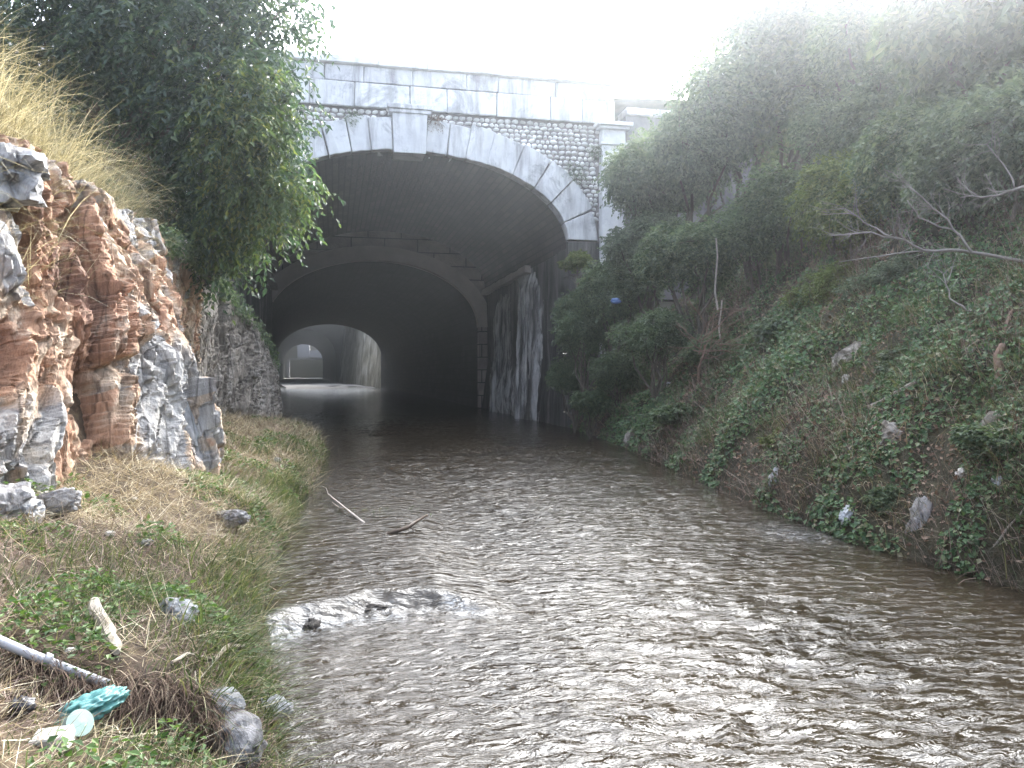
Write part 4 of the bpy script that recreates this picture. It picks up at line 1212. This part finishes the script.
def bare():
    rng = np.random.default_rng(44)
    def poly(mb, pts, d0, d1, r0, r1, twigs=3, tl=.35):
        P = np.array([atd(px, py, d0 + (d1 - d0) * i / (len(pts) - 1)) for i, (px, py) in enumerate(pts)])
        # smooth a little
        t = np.linspace(0, len(P) - 1, len(P) * 3 - 2)
        Q = np.stack([np.interp(t, np.arange(len(P)), P[:, k]) for k in range(3)], 1) + rng.normal(0, .012, (len(t), 3))
        mb.tube(Q, np.linspace(r0, r1, len(Q)), 6)
        for i in range(len(Q) // 3, len(Q)):
            for _ in range(twigs if rng.random() < .6 else 0):
                d = norm(Q[i] - Q[i - 1]) * .8 + rand_unit(rng, 1)[0] * .8
                branchy(mb, Q[i], d, tl * rng.uniform(.5, 1.2), max(r1 * .8, .004), 1, rng)
    e = thing('bare_branch', 'long leafless grey branch spreading left across the right slope', 'branch', atd(1045, 268, 9.3))
    mb = MB(); poly(mb, [(1045, 268), (1005, 258), (960, 251), (925, 250), (895, 238), (860, 232), (832, 236)], 9.2, 9.8, .023, .006)
    m = mb.build('main_limb', M['greybranch'], e, smooth=True)
    mb = MB(); poly(mb, [(972, 252), (955, 228), (932, 205), (905, 182)], 9.3, 9.6, .016, .006); poly(mb, [(950, 228), (920, 218), (908, 200)], 9.35, 9.5, .010, .005)
    poly(mb, [(895, 238), (865, 222), (845, 208)], 9.6, 9.8, .010, .005); poly(mb, [(930, 250), (880, 255), (840, 262)], 9.5, 9.8, .010, .005)
    mb.build('side_limb', M['greybranch'], e, smooth=True)
    e = thing('bare_branch', 'upper leafless branch reaching in from the right picture edge', 'branch', atd(1045, 195, 8.6))
    mb = MB(); poly(mb, [(1045, 180), (1015, 190), (990, 196), (965, 198)], 8.6, 8.9, .018, .007); poly(mb, [(1015, 190), (1005, 165), (985, 145)], 8.7, 8.9, .012, .005, 2)
    mb.build('main_limb', M['greybranch'], e, smooth=True)
    e = thing('bare_branch', 'thin drooping dead branch below the long grey branch', 'branch', atd(1040, 290, 8.6))
    mb = MB(); poly(mb, [(1040, 286), (1000, 303), (968, 312), (952, 298), (945, 275)], 8.6, 9.0, .018, .006)
    mb.build('main_limb', M['greybranch'], e, smooth=True)
    # pinkish twig bush
    c = on_right(700, 385)
    e = thing('twig_bush', 'pinkish leafless twig bush in the middle of the right slope', 'bush', c)
    mb = MB()
    c2 = atd(705, 345, 15.2)
    for _ in range(16):
        d = norm(rng.normal(0, 1, 3) * [1, .6, .7] + [-.1, -.4, .4])
        branchy(mb, c2 + rng.normal(0, .15, 3), d, rng.uniform(.6, 1.1), .010, 2, rng, .35)
    limb(mb, c, c2, .03, .02, rng)
    mb.build('twigs', M['brownwood'], e)
    for (x0, y0, x1, y1, d, lab) in ((718, 285, 716, 238, 16.4, 'straight upright dead stem above the pinkish twig bush'), (720, 330, 722, 300, 16.0, 'short pale dead stem in the brambles')):
        a, b = atd(x0, y0 + 25, d), atd(x1, y1, d - .3)
        mb = MB(); limb(mb, a, b, .022, .014, rng, 5, .04)
        tag(mb.build('dead_stalk', M['deadwood'], origin=a), lab, 'stalk')
    # stump-like root and a dead trunk by the right edge
    a = on_right(995, 392); mb = MB()
    limb(mb, a, atd(1003, 345, 7.9), .05, .035, rng, 5, .06); limb(mb, a + [.02, 0, .1], atd(1012, 310, 8.2), .025, .015, rng, 6, .08)
    tag(mb.build('dead_stump', M['brownwood'], origin=a), 'broken brown stump at the right picture edge', 'stump')
    # thin stick leaning on the right bank
    a, b = on_right(990, 552), on_right(1030, 515, .12)
    mb = MB(); limb(mb, a, b, .009, .007, rng, 5, .03); tag(mb.build('stick', M['deadwood'], origin=a), 'thin pale stick leaning on the right bank above the water', 'stick')
    a, b = on_right(868, 412, .05), on_right(915, 395, .14)
    mb = MB(); limb(mb, a, b, .03, .02, rng, 5, .06); tag(mb.build('stick', M['deadwood'], origin=a), 'pale bent stick lying across the right slope', 'stick')
    # branch stuck in the stream
    P = [atz(328, 494, .16), atz(345, 508, .13), atz(365, 524, .06), atz(383, 536, .0)]
    e = thing('drift_branch', 'forked dark branch snagged in the stream', 'branch', P[-1])
    mb = MB(); mb.tube(P, [.008, .012, .016, .02], 6); limb(mb, P[0], atz(322, 486, .2), .004, .003, rng, 3); limb(mb, P[1], atz(332, 502, .17), .005, .003, rng, 3)
    mb.build('long_fork', M['deadwood'], e, smooth=True)
    Q = [atz(378, 540, -.03), atz(390, 534, .09), atz(408, 527, .14), atz(427, 515, .21)]
    mb = MB(); mb.tube(Q, [.032, .028, .02, .01], 6); limb(mb, Q[2], atz(418, 530, .06), .007, .004, rng, 3)
    mb.build('short_fork', M['wetwood'], e, smooth=True)
bare()

# ------------------------------------------------------------------ litter and foreground things
def crumple(loc, dims, seed, rot=(0, 0, 0), sub=4, amp=.42):
    V, F = ICO[sub]; V = V.copy()
    q = V * 1.6 + seed * 2.3
    n = 1 + amp * (1 - 2 * np.abs(fbm(q[:, 0], q[:, 1], q[:, 2], 3, seed))) * .9 + .2 * fbm(q[:, 0] * 4, q[:, 1] * 4, q[:, 2] * 4, 3, seed + 3) - .3
    V = (V * n[:, None] * np.asarray(dims) * .5) @ rot_m(*rot).T
    return V + np.asarray(loc), F

def foreground():
    rng = np.random.default_rng(77)
    # grey pipe
    a = atd(-60, 613, 2.55); b = on_left(108, 690, .02)
    e = thing('plastic_pipe', 'long straight grey pipe lying across the left bank', 'pipe', b)
    t = np.linspace(0, 1, 7)[:, None]; P = a * (1 - t) + b * t + np.array([0, 0, -.01]) * np.sin(np.pi * t)
    n = 14
    mb = MB(); mb.tube(P, .0165, n, cap=False); mb.tube(P[::-1], .0135, n, cap=False); mb.build('tube', M['pipe'], e, smooth=True)
    d = norm(b - a); c = a + (b - a) * .62
    mb = MB(); mb.tube([c - d * .012, c - d * .010, c + d * .010, c + d * .012], [.0165, .0185, .0185, .0165], 14, False); mb.build('joint', M['pipe'], e, smooth=True)
    # pale broken log
    a, b = on_left(94, 612, .03), on_left(119, 660, .04)
    t = np.linspace(0, 1, 8)[:, None]; P = a * (1 - t) + b * t + rng.normal(0, .007, (8, 3))
    mb = MB(); mb.tube(P, np.array([.018, .032, .03, .026, .03, .024, .026, .012]), 9)
    tag(mb.build('log', M['palelog'], origin=a), 'short pale broken log in the straw above the pipe', 'log')
    # forked stick by the water
    a, b = on_left(172, 676, .05), on_left(243, 657, .05)
    mb = MB(); limb(mb, a, b, .006, .013, rng, 6, .05); limb(mb, (a + b) / 2, on_left(196, 690, .03), .006, .003, rng, 4)
    tag(mb.build('stick', M['palelog'], origin=a), 'forked pale stick above the torn turf by the stream', 'stick')
    # curved stick in the corner
    P = [atd(-20, 738, 2.35), atd(25, 736, 2.45), atd(55, 744, 2.48), atd(78, 760, 2.45), atd(100, 785, 2.4)]
    P = np.array([p for p in P])
    mb = MB(); mb.tube(P, [.008, .008, .007, .006, .005], 7); limb(mb, P[1], atd(45, 700, 2.7), .004, .002, rng, 4)
    tag(mb.build('stick', M['brownwood'], origin=P[2]), 'curved brown stick in the bottom left corner', 'stick')
    # plastic cup with rag and card
    c = on_left(70, 742, .035)
    mb = MB(); ang = R(20)
    ax = norm(np.array([.55, -.62, .5]))
    prof = [(0, .0), (.0, .030), (.03, .033), (.07, .037), (.073, .040), (.07, .036), (.01, .028), (.008, 0)]
    mb.tube([c + ax * p[0] for p in prof], [max(p[1], .001) for p in prof], 32, False)
    tag(mb.build('plastic_cup', M['cup'], origin=c), 'milky green plastic cup lying in the grass', 'cup')
    p = on_left(88, 728, .06)
    V, F = crumple(p, (.15, .085, .05), 3, (0, R(-15), R(25)), 5, .95)
    tag(mk('plastic_bag', V, F, M['teal'], smooth=True, origin=p), 'crumpled teal plastic bag behind the green cup', 'bag')
    p = on_left(53, 748, .02)
    mb = MB(); mb.box(-.05, .05, -.03, .03, -.02, .025)
    V = np.vstack(mb.V) @ rot_m(R(14), R(-8), R(-12)).T + p
    tag(bevel(mk('carton', V, mb.F[4][0], M['carton'], origin=p), .004), 'small soiled white carton beside the green cup', 'carton')
    p = on_left(22, 716, .03); V, F = crumple(p, (.07, .06, .05), 8)
    tag(mk('plastic_scrap', V, F, M['black'], smooth=True, origin=p), 'black plastic scrap in the grass left of the teal bag', 'scrap')
    for i, (px, py, w, lab) in enumerate(((48, 676, .06, 'white paper scrap beside the grey pipe'), (70, 656, .035, 'white scrap between the pipe and the pale log'),
                                          (36, 694, .05, 'whitish crumpled paper under the grey pipe'), (110, 320 + 217, .06, 'pale paper scrap in the straw below the cliff'), (135, 502, .05, 'white scrap beside the green weeds at the cliff foot'))):
        p = on_left(px, py, .02); V, F = crumple(p, (w, w * .8, w * .6), 20 + i, sub=3)
        tag(mk('paper_scrap', V, F, M['carton'], origin=p), lab, 'litter', 'scraps of litter on the left bank')
    for i, (px, py, dims, rt_, mt, lab) in enumerate((
            (775, 480, (.16, .14, .28), 25, 'bag', 'greyish white plastic bag at the waterline, farther one'),
            (848, 516, (.30, .12, .15), -20, 'bag', 'white torn plastic bag draped at the stream edge'),
            (998, 484, (.12, .1, .11), 10, 'bag', 'small bright white bag on the dry brush at right'),
            (962, 476, (.16, .1, .1), 0, 'carton', 'dull whitish scrap left of the small bright bag'),
            (669, 386, (.16, .1, .14), 0, 'bag', 'white scrap on the green ground cover'),
            (597, 440, (.25, .15, .12), 0, 'bag', 'pale scrap at the waterline near the tunnel'),
            (972, 352, (.10, .08, .12), 0, 'carton', 'pale scrap on the slope below the bare branches'),
            (846, 382, (.14, .1, .16), 0, 'carton', 'beige scrap in the middle of the right slope'))):
        p = on_right(px, py, .02); V, F = crumple(p, dims, 40 + i, (0, R(rt_), R(30)), 4, .5)
        tag(mk('plastic_bag' if mt == 'bag' else 'paper_scrap', V, F, M[mt], smooth=True, origin=p), lab, 'bag' if mt == 'bag' else 'litter', 'litter on the right bank')
    p = atd(616, 301, 19.1); V, F = crumple(p, (.26, .12, .14), 60, sub=4)
    tag(mk('plastic_bag', V, F, M['bluebag'], smooth=True, origin=p), 'blue plastic bag caught in the brambles', 'bag', 'litter on the right bank')
foreground()

# ------------------------------------------------------------------ ground cover
def pick(rng, n, y0, y1, xfun0, xfun1, power=1.0):
    y = np.exp(rng.uniform(np.log(y0), np.log(y1), n))
    u = rng.random(n)
    return xfun0(y) * (1 - u) + xfun1(y) * u, y

def stuff(name, VF, mat):
    o = mk(name, VF[0], VF[1], mat); tag(o, kind='stuff'); return o

def cat(parts):
    V = []; F = []; n = 0
    for v, f in parts:
        V.append(v); F.append(f + n); n += len(v)
    return np.vstack(V), np.vstack(F)

def left_cover():
    rng = np.random.default_rng(90)
    f0 = lambda y: foot(y)[0] - .05
    f1 = lambda y: lerpY(SH_L, y) + .04
    # straw, lying every way
    x, y = pick(rng, 62000, 1.7, 22, f0, f1)
    gr = fbm(x * 1.5, y * 1.1, 0, 3, 101)
    keep = rng.random(len(x)) < np.clip(.55 - 1.3 * gr + .25 * (lerpY(SH_L, y) - x - .5), .06, 1)
    x, y = x[keep], y[keep]; n = len(x)
    sc = np.clip(.6 + y / 12, .7, 1.8)
    b = np.stack([x, y, HL(x, y) + rng.uniform(-.01, .05, n)], 1)
    V1 = blades(b, rng.uniform(0, 2 * np.pi, n), rng.uniform(1.0, 1.7, n), rng.uniform(.06, .24, n) * sc, rng.uniform(.002, .0055, n) * sc, rng.uniform(-.5, .5, n), 2, rng)
    stuff('straw', V1, M['straw'])
    # green grass
    x, y = pick(rng, 60000, 1.7, 22, f0, f1)
    gr = fbm(x * 1.5, y * 1.1, 0, 3, 101) + .55 * np.clip(1 - (lerpY(SH_L, y) - x) / .8, -.35, 1)
    keep = rng.random(len(x)) < np.clip(1.5 * gr + .02 + .5 * fbm(x * 7, y * 6, 0, 2, 133), .02, 1)
    x, y = x[keep], y[keep]; n = len(x)
    sc = np.clip(.6 + y / 12, .7, 1.7)
    b = np.stack([x, y, HL(x, y) - .01], 1)
    comb = fbm(x * .8, y * .8, 0, 2, 120) * 2.0 - .9
    V2 = blades(b, comb + rng.normal(0, 1.0, n), rng.uniform(.15, 1.0, n), rng.uniform(.05, .17, n) * sc, rng.uniform(.003, .006, n) * sc, rng.uniform(.2, 1.2, n), 3, rng)
    stuff('grass', V2, M['green'])
    # long combed grass by the water
    cl = []
    for _ in range(70):
        y = math.exp(rng.uniform(math.log(2.6), math.log(12))); x = lerpY(SH_L, np.array([y]))[0] - abs(rng.normal(0, .22)) - .02
        n = 38
        bx = x + rng.normal(0, .05, n); by = y + rng.normal(0, .05, n)
        cl.append(blades(np.stack([bx, by, HL(bx, by)], 1), rng.normal(-.7, .55) + rng.normal(0, .35, n), rng.uniform(.3, .9, n), rng.uniform(.16, .36, n), rng.uniform(.004, .008, n), rng.uniform(.6, 1.4, n), 4, rng))
    stuff('waterside_grass', cat(cl), M['green'])
    wc = atz(372, 515, 0)
    n = 420; bx = wc[0] + rng.normal(0, .28, n); by = wc[1] + rng.normal(0, .22, n)
    stuff('floating_weed', blades(np.stack([bx, by, np.full(n, .0)], 1), rng.normal(-1.2, .8, n), rng.uniform(.5, 1.4, n), rng.uniform(.06, .16, n), rng.uniform(.006, .013, n), rng.uniform(.2, .9, n), 3, rng), M['ivy'])
    # soft weeds
    x, y = pick(rng, 44000, 1.8, 22, f0, f1)
    gr = fbm(x * 1.9, y * 1.5, 0, 3, 140)
    cc = on_left(72, 738)
    keep = (gr + .25 * fbm(x * 6, y * 5, 0, 2, 143) > .12) & (np.hypot(x - cc[0], y - cc[1]) > .22)
    x, y = x[keep], y[keep]; n = len(x)
    z = HL(x, y) + rng.uniform(.0, .10, n) * np.clip((gr[keep] - .1) * 5, .2, 1.2)
    sc = np.clip(.6 + y / 10, .8, 2)
    d = rand_unit(rng, n) * [1, 1, .35]
    le = rng.uniform(.02, .045, n) * sc
    stuff('low_weeds', leaves(np.stack([x, y, z], 1), d, np.array([0, 0, 1.0]) + rng.normal(0, .4, (n, 3)), le, le * .6), M['weed'])
    # matted dead grass hanging over the torn bank edge
    n = 6500
    u = rng.uniform(-1, 1, n)
    bx = HOLE[0] + u * .5; by = HOLE[1] + .17 + .05 * np.sin(u * 5) + rng.normal(0, .05, n)
    b = np.stack([bx, by, HL(bx, by) + rng.uniform(-.01, .02, n)], 1)
    x, y = pick(rng, 26000, 1.7, 22, f0, f1)
    k = fbm(x * 2.3, y * 2.0, 0, 3, 171) > .02; x, y = x[k], y[k]; n2 = len(x); sc = np.clip(.6 + y / 12, .7, 1.8)
    b2 = np.stack([x, y, HL(x, y) + rng.uniform(-.01, .03, n2)], 1)
    stuff('dead_stalks', blades(b2, rng.uniform(0, 6.28, n2), rng.uniform(.8, 1.7, n2), rng.uniform(.04, .2, n2) * sc, rng.uniform(.002, .006, n2) * sc, rng.uniform(-.6, .6, n2), 2, rng), M['twig'])
    stuff('matted_grass', blades(b, rng.normal(-1.5, .6, n), rng.uniform(.9, 1.6, n), rng.uniform(.07, .2, n), rng.uniform(.002, .005, n), rng.uniform(.5, 1.7, n), 3, rng), M['mat'])
    # golden grass above the cliff
    n = 30000
    y = rng.uniform(4.5, 15.5, n); xe = edge(y)[0]
    x = xe + .12 - np.abs(rng.normal(0, .9, n))
    tuft = fbm(x * 1.6, y * 1.6, 0, 2, 150)
    k = rng.random(n) < np.clip(.55 + 1.5 * tuft - .07 * np.maximum(y - 9, 0), .08, 1)
    x, y = x[k], y[k]; n = len(x)
    b = np.stack([x, y, HL(x, y) - .02], 1)
    L = .25 + .95 * rng.random(n) ** 2.2 * (1 - .04 * np.maximum(y - 8, 0))
    stuff('golden_grass', blades(b, rng.normal(-.25, .8, n) + 1.2 * fbm(x * 1.3, y * 1.3, 0, 2, 155), rng.uniform(0, .8, n), L, rng.uniform(.0035, .009, n), rng.uniform(.3, 2.2, n), 5, rng), M['gold'])
    # green fringe under the tree, over the far outcrop
    n = 9000
    y = rng.uniform(11, 22.5, n); xe, ze = edge(y)
    x = xe + .2 - np.abs(rng.normal(0, .5, n))
    z = np.maximum(HL(x, y), ze - .3) + rng.uniform(0, .35, n)
    le = rng.uniform(.05, .10, n)
    stuff('undergrowth', leaves(np.stack([x, y, z], 1), rand_unit(rng, n) + [.4, -.2, -.3], np.array([0, 0, 1.0]) + rng.normal(0, .5, (n, 3)), le, le * .5), M['bush_a'])
left_cover()

def right_cover():
    rng = np.random.default_rng(190)
    def scatter(n, smax, near=2.6):
        y = np.exp(rng.uniform(np.log(near), np.log(23.2), n)); s = smax * rng.random(n) ** 1.2
        return lerpY(SH_R, y) + s, y, s
    # ivy and creepers
    x, y, s = scatter(170000, 8.0)
    gr = fbm(x * .9, y * .9, 0, 3, 201)
    k = (gr + .3 * fbm(x * 4, y * 4, 0, 2, 207) > -.17 + .2 * (s < .25)) ; x, y, s, gr = x[k], y[k], s[k], gr[k]; n = len(x)
    z = HR(x, y) + rng.random(n) ** 1.5 * (.06 + .35 * np.clip(gr + .2, 0, 1))
    le = rng.uniform(.035, .075, n) * np.clip(.5 + y / 14, .7, 1.6)
    d = rand_unit(rng, n) * [1, 1, .6] + [-.4, -.2, -.5]
    stuff('ivy_cover', leaves(np.stack([x, y, z], 1), d, np.array([-.8, -.3, .9]) + rng.normal(0, .45, (n, 3)), le, le * .75), M['ivy'])
    # dead leaves
    x, y, s = scatter(45000, 7.0)
    gr = fbm(x * .9, y * .9, 0, 3, 201)
    k = rng.random(len(x)) < np.clip(.45 - 1.6 * gr, .08, 1); x, y, s = x[k], y[k], s[k]; n = len(x)
    z = HR(x, y) + rng.uniform(0, .05, n)
    le = rng.uniform(.03, .07, n) * np.clip(.5 + y / 14, .7, 1.6)
    stuff('dead_leaves', leaves(np.stack([x, y, z], 1), rand_unit(rng, n), np.array([-.5, -.2, .8]) + rng.normal(0, .6, (n, 3)), le, le * .6), M['litter'])
    # dry brush twigs
    x, y, s = scatter(75000, 6.0)
    gr = fbm(x * .7, y * .7, 0, 3, 230)
    k = rng.random(len(x)) < np.clip(.4 + 1.3 * gr, .08, 1); x, y = x[k], y[k]; n = len(x)
    b = np.stack([x, y, HR(x, y)], 1); sc = np.clip(.6 + y / 14, .7, 1.6)
    stuff('dry_brush', blades(b, rng.normal(np.pi, 1.2, n), rng.uniform(.1, 1.5, n), rng.uniform(.12, .5, n) * sc, rng.uniform(.003, .007, n) * sc, rng.uniform(-.3, 1.2, n), 3, rng), M['twig'])
    # hanging grass tufts
    cl = []
    for _ in range(330):
        y = math.exp(rng.uniform(math.log(4), math.log(20))); s = rng.uniform(.05, 2.6); x = lerpY(SH_R, np.array([y]))[0] + s
        n = 36
        bx = x + rng.normal(0, .09, n); by = y + rng.normal(0, .12, n)
        cl.append(blades(np.stack([bx, by, HR(bx, by)], 1), np.pi + rng.normal(.1, .6, n), rng.uniform(.2, 1.0, n), rng.uniform(.15, .45, n), rng.uniform(.004, .009, n), rng.uniform(.7, 1.8, n), 4, rng))
    stuff('bank_grass', cat(cl), M['green'])
    cl = []
    for _ in range(260):
        y = math.exp(rng.uniform(math.log(4), math.log(20))); s = rng.uniform(.1, 3.6); x = lerpY(SH_R, np.array([y]))[0] + s
        n = 30
        bx = x + rng.normal(0, .12, n); by = y + rng.normal(0, .16, n)
        cl.append(blades(np.stack([bx, by, HR(bx, by)], 1), np.pi + rng.normal(.1, .9, n), rng.uniform(.2, 1.2, n), rng.uniform(.2, .5, n), rng.uniform(.003, .007, n), rng.uniform(.5, 1.6, n), 4, rng))
    stuff('bank_straw', cat(cl), M['straw'])
right_cover()

# ------------------------------------------------------------------ air
def haze():
    mb = MB(); mb.box(-240, 240, -240, 340, -1.6, 24.0)
    m, nt, out = new_mat('thin_morning_haze')
    pv = nt.nodes.new('ShaderNodeVolumePrincipled')
    pv.inputs['Color'].default_value = (0.88, 0.94, 1.0, 1)
    pv.inputs['Density'].default_value = HAZE_DENSITY
    pv.inputs['Anisotropy'].default_value = HAZE_ANISO
    nt.links.new(pv.outputs[0], out.inputs['Volume'])
    o = mb.build('haze', m); tag(o, kind='stuff')
haze()
